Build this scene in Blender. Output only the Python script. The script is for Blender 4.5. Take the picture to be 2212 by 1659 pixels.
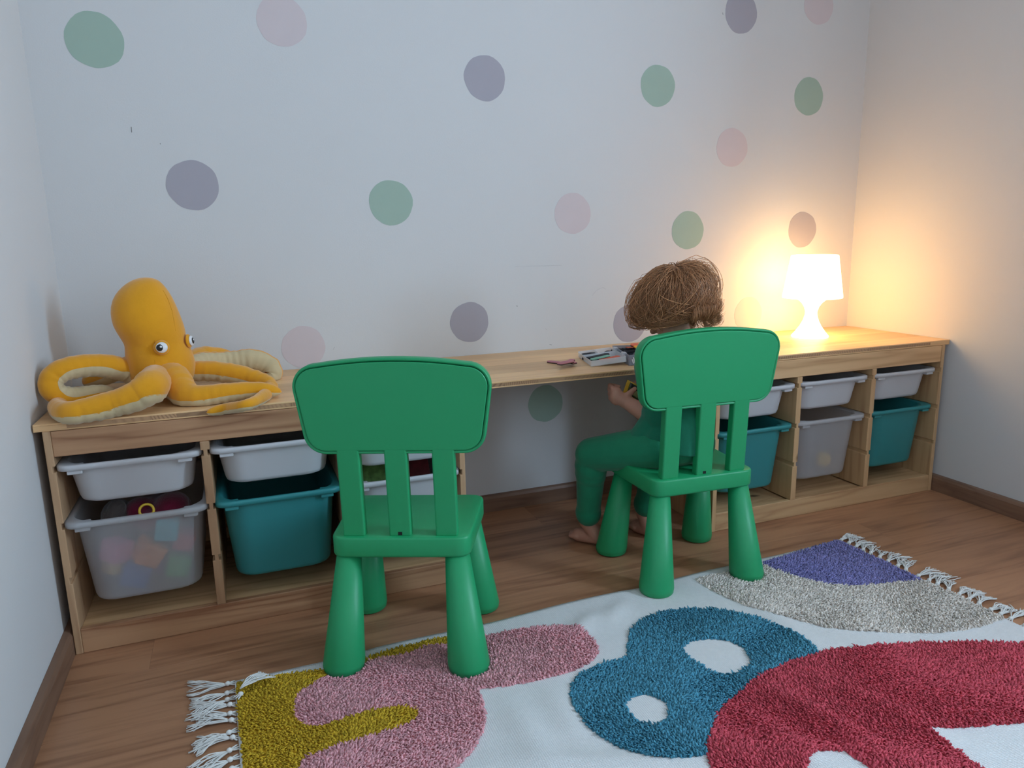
import bpy, bmesh, math, random
import numpy as np
from mathutils import Vector, Matrix, Euler, noise

for o in list(bpy.data.objects):
    bpy.data.objects.remove(o)
random.seed(7)
rng = np.random.default_rng(11)
SC = bpy.context.scene
COL = SC.collection
PI = math.pi

# ------------------------------------------------------------------ camera
FPX = 1550.75
CAM = Vector((0.42639, -2.18084, 0.90428))
CROT = Euler((1.36977, 0.01881, -0.36808), 'XYZ')
cd = bpy.data.cameras.new('camera')
cd.sensor_fit = 'HORIZONTAL'
cd.sensor_width = 36.0
cd.lens = FPX * 36.0 / 2212.0
cd.clip_start = 0.05
cam = bpy.data.objects.new('camera', cd)
cam.location = CAM
cam.rotation_euler = CROT
COL.objects.link(cam)
SC.camera = cam

# ------------------------------------------------------------------ light
SC.view_settings.view_transform = 'Standard'
SC.view_settings.look = 'None'
SC.view_settings.gamma = 1.0
SC.view_settings.use_curve_mapping = False
SC.view_settings.exposure = 0.0

world = bpy.data.worlds.new('daylight')
SC.world = world
world.use_nodes = True
bgn = world.node_tree.nodes['Background']
bgn.inputs[0].default_value = (0.62, 0.80, 1.0, 1)
bgn.inputs[1].default_value = 1.2

W = 2.688            # room width
YF = -3.3            # wall behind the camera
HC = 2.5             # ceiling
WIN = (-2.42, -1.84, 0.80, 2.15)     # window in the right wall: y0, y1, z0, z1

def area(name, loc, rot, sx, sy, energy, color):
    l = bpy.data.lights.new(name, 'AREA')
    l.shape = 'RECTANGLE'; l.size = sx; l.size_y = sy
    l.energy = energy; l.color = color
    o = bpy.data.objects.new(name, l)
    o.location = loc; o.rotation_euler = rot
    COL.objects.link(o)
    return o
area('window_daylight', (W + 0.16, (WIN[0] + WIN[1]) / 2, (WIN[2] + WIN[3]) / 2), (0, PI / 2, 0),
     WIN[3] - WIN[2], WIN[1] - WIN[0], 72, (0.54, 0.76, 1.0))
# fill light: wide unseen window added in the wall behind the camera
FILL_WIN = (0.55, 2.35, 0.95, 2.2)       # x0, x1, z0, z1
area('front_fill_light', ((FILL_WIN[0] + FILL_WIN[1]) / 2, YF - 0.16, (FILL_WIN[2] + FILL_WIN[3]) / 2), (PI / 2, 0, 0),
     FILL_WIN[1] - FILL_WIN[0], FILL_WIN[3] - FILL_WIN[2], 4.2, (1.0, 0.95, 0.91))

# ------------------------------------------------------------------ helpers
CM = CROT.to_matrix()
def ray(u, v): return CM @ Vector(((u - 1106) / FPX, -(v - 829.5) / FPX, -1.0))
def cz(u, v, z):
    d = ray(u, v); return CAM + d * ((z - CAM.z) / d.z)
def cy(u, v, y):
    d = ray(u, v); return CAM + d * ((y - CAM.y) / d.y)

def new_mesh(name, verts, faces, smooth=False):
    me = bpy.data.meshes.new(name)
    me.from_pydata([tuple(v) for v in verts], [], [tuple(f) for f in faces])
    if smooth:
        me.polygons.foreach_set('use_smooth', [True] * len(me.polygons))
    me.update()
    return me

def obj(name, me, mat=None, parent=None, world=False, bevel=0, seg=2):
    o = bpy.data.objects.new(name, me)
    COL.objects.link(o)
    if mat is not None and len(me.materials) == 0:
        me.materials.append(mat)
    if parent is not None:
        o.parent = parent
        if world: o.location = -parent.location
    if bevel:
        b = o.modifiers.new('bevel', 'BEVEL'); b.width = bevel; b.segments = seg; b.limit_method = 'ANGLE'
        b.angle_limit = math.radians(40)
        b.harden_normals = False
    return o

def tag(o, label, cat, group=None, kind=None):
    o['label'] = label; o['category'] = cat
    if group: o['group'] = group
    if kind: o['kind'] = kind
    return o

def thing(name, label, cat, loc=(0, 0, 0), rotz=0, group=None):
    o = bpy.data.objects.new(name, None)
    o.empty_display_size = 0.05
    COL.objects.link(o)
    o.location = loc; o.rotation_euler = (0, 0, rotz)
    return tag(o, label, cat, group)

def struct(o):
    o['kind'] = 'structure'; return o

BOXF = [(0, 3, 2, 1), (4, 5, 6, 7), (0, 1, 5, 4), (1, 2, 6, 5), (2, 3, 7, 6), (3, 0, 4, 7)]
def boxv(x0, x1, y0, y1, z0, z1):
    return [(x0, y0, z0), (x1, y0, z0), (x1, y1, z0), (x0, y1, z0), (x0, y0, z1), (x1, y0, z1), (x1, y1, z1), (x0, y1, z1)]
def box_me(name, *b): return new_mesh(name, boxv(*b), BOXF)
def boxes_me(name, bl):
    V, F = [], []
    for b in bl:
        n = len(V); V += boxv(*b); F += [tuple(i + n for i in f) for f in BOXF]
    return new_mesh(name, V, F)

class MB:
    def __init__(s): s.v = []; s.f = []; s.mi = []
    def add(s, V, F, m=0):
        n = len(s.v); s.v += [tuple(v) for v in V]; s.f += [tuple(i + n for i in f) for f in F]; s.mi += [m] * len(F)
    def mesh(s, name, smooth=True, mats=None):
        me = new_mesh(name, s.v, s.f, smooth)
        if mats:
            for m in mats: me.materials.append(m)
            me.polygons.foreach_set('material_index', s.mi)
        return me

def loft(rings, cap0=True, cap1=True, closed=True):
    V = []; F = []; n = len(rings[0])
    for r in rings: V += [tuple(p) for p in r]
    for i in range(len(rings) - 1):
        for j in range(n if closed else n - 1):
            k = (j + 1) % n
            F.append((i * n + j, i * n + k, (i + 1) * n + k, (i + 1) * n + j))
    if cap0: F.append(tuple(range(n))[::-1])
    if cap1: F.append(tuple((len(rings) - 1) * n + j for j in range(n)))
    return V, F

def lathe(prof, n=32, cap0=True, cap1=True, c=(0, 0)):
    return loft([[(c[0] + r * math.cos(2 * PI * j / n), c[1] + r * math.sin(2 * PI * j / n), z) for j in range(n)] for r, z in prof], cap0, cap1)

def tube(pts, rad, n=8, cap=True):
    """rad: float or list; rotation-minimising frames"""
    pts = [Vector(p) for p in pts]
    m = len(pts)
    if not hasattr(rad, '__len__'): rad = [rad] * m
    T = [(pts[min(i + 1, m - 1)] - pts[max(i - 1, 0)]).normalized() for i in range(m)]
    up = Vector((0, 0, 1)) if abs(T[0].z) < 0.9 else Vector((1, 0, 0))
    N = (up - T[0] * up.dot(T[0])).normalized()
    rings = []
    for i in range(m):
        N = (N - T[i] * N.dot(T[i])).normalized(); B = T[i].cross(N)
        rings.append([pts[i] + (N * math.cos(2 * PI * j / n) + B * math.sin(2 * PI * j / n)) * rad[i] for j in range(n)])
    return loft(rings, cap, cap)

def spline(pts, k):
    """Catmull-Rom through pts (any dimension), k samples per segment"""
    P = [np.array(p, float) for p in pts]
    P = [2 * P[0] - P[1]] + P + [2 * P[-1] - P[-2]]
    out = []
    for i in range(1, len(P) - 2):
        for t in np.arange(k) / k:
            a, b, c, d = P[i - 1:i + 3]
            out.append(0.5 * ((2 * b) + (-a + c) * t + (2 * a - 5 * b + 4 * c - d) * t * t + (-a + 3 * b - 3 * c + d) * t ** 3))
    out.append(P[-2])
    return out

def rrect(w, d, r, k=6, cx=0, cyy=0):
    """rounded rectangle loop (2D), ccw"""
    pts = []
    for sx, sy, a0 in ((1, 1, 0), (-1, 1, PI / 2), (-1, -1, PI), (1, -1, 1.5 * PI)):
        for i in range(k + 1):
            a = a0 + PI / 2 * i / k
            pts.append((cx + sx * (w / 2 - r) + r * math.cos(a), cyy + sy * (d / 2 - r) + r * math.sin(a)))
    return pts

def xform(V, M): return [tuple(M @ Vector(v)) for v in V]

# ------------------------------------------------------------------ materials
def nodes(name):
    m = bpy.data.materials.new(name); m.use_nodes = True
    return m, m.node_tree.nodes, m.node_tree.links, m.node_tree.nodes['Principled BSDF']

def plain(name, col, rough=0.5, spec=0.5, var=0.04, scale=30, bump=0.0, bscale=200, sheen=0, coat=0, island=0):
    m, N, L, b = nodes(name)
    tc = N.new('ShaderNodeTexCoord')
    nz = N.new('ShaderNodeTexNoise'); nz.inputs['Scale'].default_value = scale; nz.inputs['Detail'].default_value = 3
    L.new(tc.outputs['Object'], nz.inputs['Vector'])
    hs = N.new('ShaderNodeHueSaturation'); hs.inputs['Color'].default_value = (*col, 1)
    mr = N.new('ShaderNodeMapRange'); mr.inputs['To Min'].default_value = 1 - var * 2; mr.inputs['To Max'].default_value = 1 + var * 2
    L.new(nz.outputs['Fac'], mr.inputs['Value'])
    if island:
        ge = N.new('ShaderNodeNewGeometry')
        m2 = N.new('ShaderNodeMapRange'); m2.inputs['To Min'].default_value = 1 - island; m2.inputs['To Max'].default_value = 1 + island
        L.new(ge.outputs['Random Per Island'], m2.inputs['Value'])
        mu = N.new('ShaderNodeMath'); mu.operation = 'MULTIPLY'
        L.new(mr.outputs['Result'], mu.inputs[0]); L.new(m2.outputs['Result'], mu.inputs[1])
        L.new(mu.outputs[0], hs.inputs['Value'])
    else:
        L.new(mr.outputs['Result'], hs.inputs['Value'])
    L.new(hs.outputs['Color'], b.inputs['Base Color'])
    b.inputs['Roughness'].default_value = rough
    b.inputs['Specular IOR Level'].default_value = spec
    b.inputs['Sheen Weight'].default_value = sheen
    b.inputs['Coat Weight'].default_value = coat
    if bump:
        n2 = N.new('ShaderNodeTexNoise'); n2.inputs['Scale'].default_value = bscale; n2.inputs['Detail'].default_value = 4
        L.new(tc.outputs['Object'], n2.inputs['Vector'])
        bp = N.new('ShaderNodeBump'); bp.inputs['Strength'].default_value = bump; bp.inputs['Distance'].default_value = 0.002
        L.new(n2.outputs['Fac'], bp.inputs['Height']); L.new(bp.outputs['Normal'], b.inputs['Normal'])
    return m

def wood(name, light, dark, axis='X', ring=14.0, stretch=0.09, knots=True, rough=0.45, streak=0.5, contrast=1.0, spec=0.35, knotcol=(0.10, 0.045, 0.02), nscale=20.0):
    """grain runs along axis; Object coordinates plus a random shift for each piece"""
    m, N, L, b = nodes(name)
    tc = N.new('ShaderNodeTexCoord'); oi = N.new('ShaderNodeObjectInfo')
    ad = N.new('ShaderNodeVectorMath'); ad.operation = 'ADD'
    sc = N.new('ShaderNodeVectorMath'); sc.operation = 'SCALE'; sc.inputs[0].default_value = (7.3, 5.1, 9.7)
    L.new(oi.outputs['Random'], sc.inputs['Scale'])
    L.new(tc.outputs['Object'], ad.inputs[0]); L.new(sc.outputs[0], ad.inputs[1])
    mp = N.new('ShaderNodeMapping')
    s = [1, 1, 1]; s['XYZ'.index(axis)] = stretch
    mp.inputs['Scale'].default_value = s
    L.new(ad.outputs[0], mp.inputs['Vector'])
    n1 = N.new('ShaderNodeTexNoise'); n1.inputs['Scale'].default_value = nscale; n1.inputs['Detail'].default_value = 2; n1.inputs['Distortion'].default_value = 0.5
    L.new(mp.outputs[0], n1.inputs['Vector'])
    mu = N.new('ShaderNodeMath'); mu.operation = 'MULTIPLY'; mu.inputs[1].default_value = ring
    L.new(n1.outputs['Fac'], mu.inputs[0])
    fr = N.new('ShaderNodeMath'); fr.operation = 'PINGPONG'; fr.inputs[1].default_value = 1.0
    L.new(mu.outputs[0], fr.inputs[0])
    pw = N.new('ShaderNodeMath'); pw.operation = 'POWER'; pw.inputs[1].default_value = 2.2
    L.new(fr.outputs[0], pw.inputs[0])
    n2 = N.new('ShaderNodeTexNoise'); n2.inputs['Scale'].default_value = 90; n2.inputs['Detail'].default_value = 4
    L.new(mp.outputs[0], n2.inputs['Vector'])
    mx = N.new('ShaderNodeMath'); mx.operation = 'MULTIPLY_ADD'; mx.inputs[1].default_value = streak; 
    sb = N.new('ShaderNodeMath'); sb.operation = 'SUBTRACT'; sb.inputs[1].default_value = 0.5
    L.new(n2.outputs['Fac'], sb.inputs[0]); L.new(sb.outputs[0], mx.inputs[0])
    m3 = N.new('ShaderNodeMath'); m3.operation = 'MULTIPLY'; m3.inputs[1].default_value = 0.55 * contrast
    L.new(pw.outputs[0], m3.inputs[0]); L.new(m3.outputs[0], mx.inputs[2])
    mix = N.new('ShaderNodeMixRGB'); mix.inputs[1].default_value = (*light, 1); mix.inputs[2].default_value = (*dark, 1)
    L.new(mx.outputs[0], mix.inputs[0])
    out = mix.outputs[0]
    if knots:
        mk = N.new('ShaderNodeMapping'); s2 = [1, 1, 1]; s2['XYZ'.index(axis)] = 0.55
        mk.inputs['Scale'].default_value = s2
        L.new(ad.outputs[0], mk.inputs['Vector'])
        nd = N.new('ShaderNodeTexNoise'); nd.inputs['Scale'].default_value = 30
        L.new(ad.outputs[0], nd.inputs['Vector'])
        md = N.new('ShaderNodeVectorMath'); md.operation = 'MULTIPLY_ADD'
        md.inputs[1].default_value = (0.012, 0.012, 0.012)
        L.new(nd.outputs['Color'], md.inputs[0]); L.new(mk.outputs[0], md.inputs[2])
        vo = N.new('ShaderNodeTexVoronoi'); vo.inputs['Scale'].default_value = 6.5
        L.new(md.outputs[0], vo.inputs['Vector'])
        cr = N.new('ShaderNodeValToRGB')
        cr.color_ramp.elements[0].position = 0.0; cr.color_ramp.elements[0].color = (1, 1, 1, 1)
        cr.color_ramp.elements[1].position = 0.085; cr.color_ramp.elements[1].color = (0, 0, 0, 1)
        e = cr.color_ramp.elements.new(0.045); e.color = (0.75, 0.75, 0.75, 1)
        L.new(vo.outputs['Distance'], cr.inputs[0])
        mk2 = N.new('ShaderNodeMixRGB'); mk2.inputs[2].default_value = (*knotcol, 1)
        L.new(cr.outputs[0], mk2.inputs[0]); L.new(out, mk2.inputs[1]); out = mk2.outputs[0]
    hv = N.new('ShaderNodeHueSaturation')
    mr = N.new('ShaderNodeMapRange'); mr.inputs['To Min'].default_value = 0.88; mr.inputs['To Max'].default_value = 1.1
    L.new(oi.outputs['Random'], mr.inputs['Value']); L.new(mr.outputs[0], hv.inputs['Value']); L.new(out, hv.inputs['Color'])
    L.new(hv.outputs[0], b.inputs['Base Color'])
    b.inputs['Roughness'].default_value = rough; b.inputs['Specular IOR Level'].default_value = spec
    bp = N.new('ShaderNodeBump'); bp.inputs['Strength'].default_value = 0.12; bp.inputs['Distance'].default_value = 0.001
    L.new(mx.outputs[0], bp.inputs['Height']); L.new(bp.outputs['Normal'], b.inputs['Normal'])
    return m

def endgrain(name, light, dark):
    m, N, L, b = nodes(name)
    tc = N.new('ShaderNodeTexCoord'); oi = N.new('ShaderNodeObjectInfo')
    mp = N.new('ShaderNodeMapping')
    sc = N.new('ShaderNodeMath'); sc.operation = 'MULTIPLY_ADD'; sc.inputs[1].default_value = 2.2; sc.inputs[2].default_value = -1.1
    L.new(oi.outputs['Random'], sc.inputs[0])
    cb = N.new('ShaderNodeCombineXYZ'); L.new(sc.outputs[0], cb.inputs[1])
    L.new(cb.outputs[0], mp.inputs['Rotation']); L.new(tc.outputs['Object'], mp.inputs['Vector'])
    f1 = N.new('ShaderNodeMath'); f1.operation = 'MULTIPLY'; f1.inputs[1].default_value = 13.7; L.new(oi.outputs['Random'], f1.inputs[0])
    f2 = N.new('ShaderNodeMath'); f2.operation = 'FRACT'; L.new(f1.outputs[0], f2.inputs[0])
    f3 = N.new('ShaderNodeMath'); f3.operation = 'MULTIPLY_ADD'; f3.inputs[1].default_value = 1.7; f3.inputs[2].default_value = 0.5; L.new(f2.outputs[0], f3.inputs[0])
    vs = N.new('ShaderNodeVectorMath'); vs.operation = 'SCALE'; L.new(mp.outputs[0], vs.inputs[0]); L.new(f3.outputs[0], vs.inputs['Scale'])
    g1 = N.new('ShaderNodeMath'); g1.operation = 'MULTIPLY'; g1.inputs[1].default_value = 29.3; L.new(oi.outputs['Random'], g1.inputs[0])
    g2 = N.new('ShaderNodeMath'); g2.operation = 'FRACT'; L.new(g1.outputs[0], g2.inputs[0])
    wv = N.new('ShaderNodeTexWave'); wv.bands_direction = 'X'; wv.inputs['Scale'].default_value = 27; wv.inputs['Distortion'].default_value = 9.0
    wv.inputs['Detail'].default_value = 1.5; wv.inputs['Detail Scale'].default_value = 0.4
    L.new(vs.outputs[0], wv.inputs['Vector'])
    mix = N.new('ShaderNodeMixRGB'); mix.inputs[1].default_value = (*light, 1); mix.inputs[2].default_value = (*dark, 1)
    pw = N.new('ShaderNodeMath'); pw.operation = 'POWER'; pw.inputs[1].default_value = 2.0
    L.new(wv.outputs['Fac'], pw.inputs[0]); g3 = N.new('ShaderNodeMath'); g3.operation = 'MULTIPLY'; L.new(pw.outputs[0], g3.inputs[0]); L.new(g2.outputs[0], g3.inputs[1]); L.new(g3.outputs[0], mix.inputs[0])
    hv = N.new('ShaderNodeHueSaturation'); mr = N.new('ShaderNodeMapRange'); mr.inputs['To Min'].default_value = 0.7; mr.inputs['To Max'].default_value = 1.2
    L.new(oi.outputs['Random'], mr.inputs['Value']); L.new(mr.outputs[0], hv.inputs['Value']); L.new(mix.outputs[0], hv.inputs['Color'])
    L.new(hv.outputs[0], b.inputs['Base Color']); b.inputs['Roughness'].default_value = 0.6
    return m

def translucent(name, col, amount=0.35, clear=0.0, rough=0.35, trough=0.45):
    m, N, L, b = nodes(name)
    b.inputs['Base Color'].default_value = (*col, 1); b.inputs['Roughness'].default_value = rough
    b.inputs['Specular IOR Level'].default_value = 0.35
    tr = N.new('ShaderNodeBsdfTranslucent'); tr.inputs[0].default_value = (*col, 1)
    mx = N.new('ShaderNodeMixShader'); mx.inputs[0].default_value = amount
    L.new(b.outputs[0], mx.inputs[1]); L.new(tr.outputs[0], mx.inputs[2])
    out = mx.outputs[0]
    if clear:
        rf = N.new('ShaderNodeBsdfRefraction'); rf.inputs['Color'].default_value = (0.95, 0.95, 0.95, 1)
        rf.inputs['Roughness'].default_value = trough; rf.inputs['IOR'].default_value = 1.03
        m2 = N.new('ShaderNodeMixShader'); m2.inputs[0].default_value = clear
        L.new(out, m2.inputs[1]); L.new(rf.outputs[0], m2.inputs[2]); out = m2.outputs[0]
    L.new(out, N['Material Output'].inputs['Surface'])
    return m

def clearplastic(name, tint, amt=0.6, rough=0.25):
    m, N, L, b = nodes(name)
    b.inputs['Base Color'].default_value = (*tint, 1); b.inputs['Roughness'].default_value = rough
    tp = N.new('ShaderNodeBsdfTransparent')
    mx = N.new('ShaderNodeMixShader'); mx.inputs[0].default_value = amt
    L.new(b.outputs[0], mx.inputs[1]); L.new(tp.outputs[0], mx.inputs[2])
    L.new(mx.outputs[0], N['Material Output'].inputs['Surface'])
    return m

M = {}
M['wall'] = plain('wall_paint', (0.72, 0.705, 0.69), 0.85, 0.2, 0.006, 3, 0.10, 260)
M['ceiling'] = plain('ceiling_paint', (0.8, 0.79, 0.77), 0.9, 0.2, 0.006, 3)
M['floor'] = wood('laminate', (0.49, 0.24, 0.125), (0.235, 0.095, 0.047), 'X', 9.0, 0.075, False, 0.36, 1.2, 1.0, 0.4, nscale=11)
M['skirting'] = wood('skirting_laminate', (0.26, 0.145, 0.092), (0.14, 0.07, 0.045), 'X', 7.0, 0.10, False, 0.4, 0.9, 0.9)
M['skirting_y'] = wood('skirting_laminate_side', (0.26, 0.145, 0.092), (0.14, 0.07, 0.045), 'Y', 7.0, 0.10, False, 0.4, 0.9, 0.9)
PL, PD = (0.70, 0.445, 0.23), (0.45, 0.235, 0.108)
M['pine_x'] = wood('pine_along_x', PL, PD, 'X', 7, .06, contrast=1.25)
M['pine_y'] = wood('pine_along_y', PL, PD, 'Y')
M['pine_z'] = wood('pine_along_z', PL, PD, 'Z', 7, .06, contrast=1.2)
RL, RD = (0.56, 0.31, 0.165), (0.29, 0.122, 0.058)  # redder striped wood; part of the darker tone stands in for lighting
M['redpine_x'] = wood('reddish_pine_along_x', RL, RD, 'X', 8, 0.05, True, 0.45, 0.9, 1.5)
M['redpine_z'] = wood('reddish_pine_along_z', (0.55, 0.34, 0.19), (0.34, 0.17, 0.085), 'Z', 8, 0.05, contrast=1.3)
M['top_pine'] = wood('tabletop_pine', (0.88, 0.56, 0.285), (0.66, 0.36, 0.155), 'X', 6, 0.06, True, 0.42, 0.4, 0.8, 0.4, nscale=12)
M['endgrain'] = endgrain('pine_end_grain', (0.52, 0.30, 0.155), (0.25, 0.12, 0.058))
M['dot_green'] = plain('sage_green_print', (0.40, 0.52, 0.43), 0.8, 0.2, 0.012, 20)
M['dot_lilac'] = plain('lilac_grey_print', (0.45, 0.42, 0.46), 0.8, 0.2, 0.012, 20)
M['dot_pink'] = plain('pale_pink_print', (0.70, 0.60, 0.60), 0.8, 0.2, 0.012, 20)
M['mark'] = plain('wall_scuff', (0.30, 0.29, 0.29), 0.9, 0.1)
M['faintmark'] = plain('faint_wall_scuff', (0.60, 0.585, 0.575), 0.9, 0.1)
M['green'] = plain('green_plastic', (0.016, 0.34, 0.125), 0.42, 0.45, 0.01, 40, 0.04, 900)
M['dark'] = plain('dark_hole', (0.006, 0.008, 0.006), 0.8)
M['white_bin'] = translucent('frosted_white_plastic', (0.77, 0.77, 0.79), 0.22)
M['clear_bin'] = translucent('cloudy_clear_plastic', (0.82, 0.83, 0.85), 0.30, 0.46, 0.3, 0.13)
M['teal_bin'] = plain('teal_plastic', (0.036, 0.27, 0.275), 0.4, 0.45, 0.01)
M['velvet'] = plain('mustard_velvet', (0.80, 0.345, 0.012), 0.8, 0.15, 0.10, 9, 0.5, 60, sheen=0.45)
M['cream'] = plain('cream_velvet', (0.66, 0.52, 0.30), 0.85, 0.15, 0.07, 14, 0.4, 60, sheen=0.3)
M['seam'] = plain('mustard_seam', (0.56, 0.225, 0.010), 0.9, 0.1)
M['eye_white'] = plain('eye_white', (0.82, 0.82, 0.83), 0.35)
M['eye_black'] = plain('eye_black', (0.006, 0.006, 0.007), 0.25)
M['cloth'] = plain('rug_cotton', (0.76, 0.75, 0.735), 0.95, 0.1, 0.03, 120)
M['strand'] = plain('fringe_cotton', (0.74, 0.72, 0.68), 0.9, 0.1, 0.03, 100, island=0.12)
def pile(name, col): return plain(name, col, 0.9, 0.12, 0.05, 60, island=0.28)
M['p_mustard'] = pile('mustard_pile', (0.62, 0.40, 0.035))
M['p_pink'] = pile('pink_pile', (0.79, 0.395, 0.42))
M['p_blue'] = pile('blue_pile', (0.088, 0.295, 0.40))
M['p_red'] = pile('red_pile', (0.61, 0.092, 0.12))
M['p_grey'] = pile('beige_pile', (0.78, 0.70, 0.62))
M['p_violet'] = pile('violet_pile', (0.265, 0.25, 0.50))
M['skin'] = plain('skin', (0.56, 0.275, 0.19), 0.5, 0.35, 0.03, 60)
M['hair'] = plain('light_brown_hair', (0.45, 0.21, 0.092), 0.40, 0.5, 0.08, 40, island=0.5)
M['shirt'] = plain('green_jersey', (0.014, 0.19, 0.105), 0.85, 0.15, 0.05, 40, 0.25, 500, sheen=0.2)
M['pants'] = plain('green_cotton', (0.016, 0.23, 0.115), 0.85, 0.15, 0.05, 40, 0.25, 500, sheen=0.2)
M['black'] = plain('black_foam', (0.012, 0.012, 0.014), 0.7)
M['gold'] = plain('yellow_card', (0.75, 0.42, 0.03), 0.45)
M['case'] = clearplastic('clear_case_plastic', (0.95, 0.95, 0.96), 0.50, 0.2)
M['case_dk'] = clearplastic('smoky_case_plastic', (0.36, 0.38, 0.43), 0.35, 0.2)
M['pane'] = clearplastic('window_glass', (0.9, 0.9, 0.9), 0.94, 0.02)
M['white'] = plain('white_plastic', (0.8, 0.8, 0.8), 0.4)

# ------------------------------------------------------------------ room
H = 0.52; TT = 0.0162; TOP = H + TT      # shelf height, tabletop thickness
UF = -0.4532                             # front of the shelves
fl = struct(obj('floor', box_me('floor', -0.12, W + 0.12, YF - 0.12, 0.12, -0.10, -0.008), M['mark']))
PW, PLN = 0.193, 1.285
row = 0; y1 = 0.0
pk = {}
while y1 > YF:
    y0 = max(y1 - PW, YF)
    x = -((row * 0.43) % 1.0) * PLN
    while x < W:
        xa, xb = max(x, 0), min(x + PLN, W)
        if xb - xa > 0.01:
            o = obj('plank', box_me('plank', xa + .0001, xb - .0001, y0 + .0001, y1 - .0001, -0.008, 0.0), M['floor'], fl, bevel=0.0002, seg=1)
        x += PLN
    y1 -= PW; row += 1

wb = struct(obj('wall_back', box_me('wall_back', -0.12, W + 0.12, 0, 0.12, -0.1, HC), M['wall']))
wl = struct(obj('wall_left', box_me('wall_left', -0.12, 0, YF, 0, -0.1, HC), M['wall']))
y0, y1, z0, z1 = WIN
wr = struct(obj('wall_right', boxes_me('wall_right', [(W, W + .12, y1, 0, -.1, HC), (W, W + .12, YF, y0, -.1, HC),
      (W, W + .12, y0, y1, -.1, z0), (W, W + .12, y0, y1, z1, HC)]), M['wall']))
x0, x1, zz0, zz1 = FILL_WIN
wf = struct(obj('wall_front', boxes_me('wall_front', [(-.12, x0, YF - .12, YF, -.1, HC), (x1, W + .12, YF - .12, YF, -.1, HC),
      (x0, x1, YF - .12, YF, -.1, zz0), (x0, x1, YF - .12, YF, zz1, HC)]), M['wall']))
struct(obj('ceiling', box_me('ceiling', -.12, W + .12, YF - .12, .12, HC, HC + .1), M['ceiling']))

def window(name, axis, a0, a1, z0, z1, pos):
    t = .045
    fr = [(a0, a0 + t, z0, z1), (a1 - t, a1, z0, z1), (a0 + t, a1 - t, z0, z0 + t), (a0 + t, a1 - t, z1 - t, z1)]
    if a1 - a0 > 1: fr.append(((a0 + a1) / 2 - t / 2, (a0 + a1) / 2 + t / 2, z0 + t, z1 - t))
    def bb(a, b, c, d, p0, p1): return (p0, p1, a, b, c, d) if axis == 'y' else (a, b, p0, p1, c, d)
    w_ = struct(obj(name, boxes_me(name, [bb(*f, pos - .03, pos + .03) for f in fr]), M['white']))
    obj('window_pane', box_me('window_pane', *bb(a0 + t, a1 - t, z0 + t, z1 - t, pos - .003, pos + .003)), M['pane'], w_)
window('window_1', 'y', WIN[0], WIN[1], WIN[2], WIN[3], W + .06)
window('fill_window', 'x', FILL_WIN[0], FILL_WIN[1], FILL_WIN[2], FILL_WIN[3], YF - .06)  # unseen window added to carry the soft fill light

# skirting boards with a sloping top
def skirt(name, along, a0, a1, mat):
    prof = [(0, 0), (.0185, 0), (.0185, .046), (.013, .0545), (0, .057)]
    rings = []
    for a in (a0, a1):
        if along == 'x': rings.append([(a, -d, z) for d, z in prof])
        elif along == 'left': rings.append([(d, a, z) for d, z in prof])
        else: rings.append([(W - d, a, z) for d, z in prof])
    V, F = loft(rings)
    struct(obj(name, new_mesh(name, V, F), mat, bevel=.001))
skirt('baseboard_back', 'x', 0, W, M['skirting'])
skirt('baseboard_left', 'left', YF, -.0185, M['skirting_y'])
skirt('baseboard_right', 'right', YF, -.0185, M['skirting_y'])

# dots stuck on the back wall
def dot(c, r, mat, label, group=None):
    n = 56; ph = random.random() * 10
    ring = []
    for j in range(n):
        a = 2 * PI * j / n
        rr = r * (1 + .012 * math.sin(3 * a + ph) + .008 * math.sin(7 * a + 2 * ph) + .006 * random.uniform(-1, 1))
        ring.append((rr * math.cos(a), rr * math.sin(a)))
    V, F = loft([[(x, 0, z) for x, z in ring], [(x, -.0006, z) for x, z in ring]])
    o = obj('wall_sticker', new_mesh('wall_sticker', V, F), mat)
    o.location = (c[0], 0, c[1])
    tag(o, label, 'wall sticker', group)
G, Lc, Pk = M['dot_green'], M['dot_lilac'], M['dot_pink']
gG, gL, gP = 'sage green wall dots', 'lilac grey wall dots', 'pale pink wall dots'
R0 = .0655
dot((.155, 1.410), .0665, G, 'sage green dot on the wall, high above the octopus and nearest the corner')
dot((1.795, 1.388), R0, G, 'sage green dot high on the wall, up and left of a pale pink one')
dot((.884, 1.013), R0, G, 'sage green dot on the wall above the back of the empty chair')
dot((1.929, .918), R0, G, 'sage green dot on the wall above the head of the child')
dot((2.429, 1.385), R0, G, 'sage green dot high on the wall straight above the lamp')
dot((1.378, .350), .0638, G, 'sage green dot on the wall in the shade under the desk')
dot((1.189, 1.378), R0, Lc, 'lilac grey dot high on the wall between two green ones')
dot((2.117, 1.638), R0, Lc, 'lilac grey dot at the very top, beside a pale pink one')
dot((.347, 1.059), R0, Lc, 'lilac grey dot on the wall above the head of the octopus')
dot((2.436, .913), R0, Lc, 'lilac dot tinted warm, just above the lit lampshade')
dot((1.117, .643), .064, Lc, 'lilac grey dot low on the wall above the bare middle of the desk')
dot((1.701, .604), .065, Lc, 'lilac grey dot low on the wall, partly behind the hair of the child')
dot((.611, 1.491), R0, Pk, 'pale pink dot high on the wall between green and lilac ones, above the octopus side')
dot((2.45, 1.693), R0, Pk, 'pale pink dot at the very top, nearest the corner by the lamp')
dot((2.102, 1.2), R0, Pk, 'pale pink dot between three green ones, high above the child')
dot((1.482, .978), R0, Pk, 'pale pink dot on the wall above the open plastic case')
dot((.602, .5995), .0625, Pk, 'pale pink dot resting at desk height beside the octopus')
dot((2.205, .61), .062, Pk, 'pale pink dot washed out by the glow beside the lamp')

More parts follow.
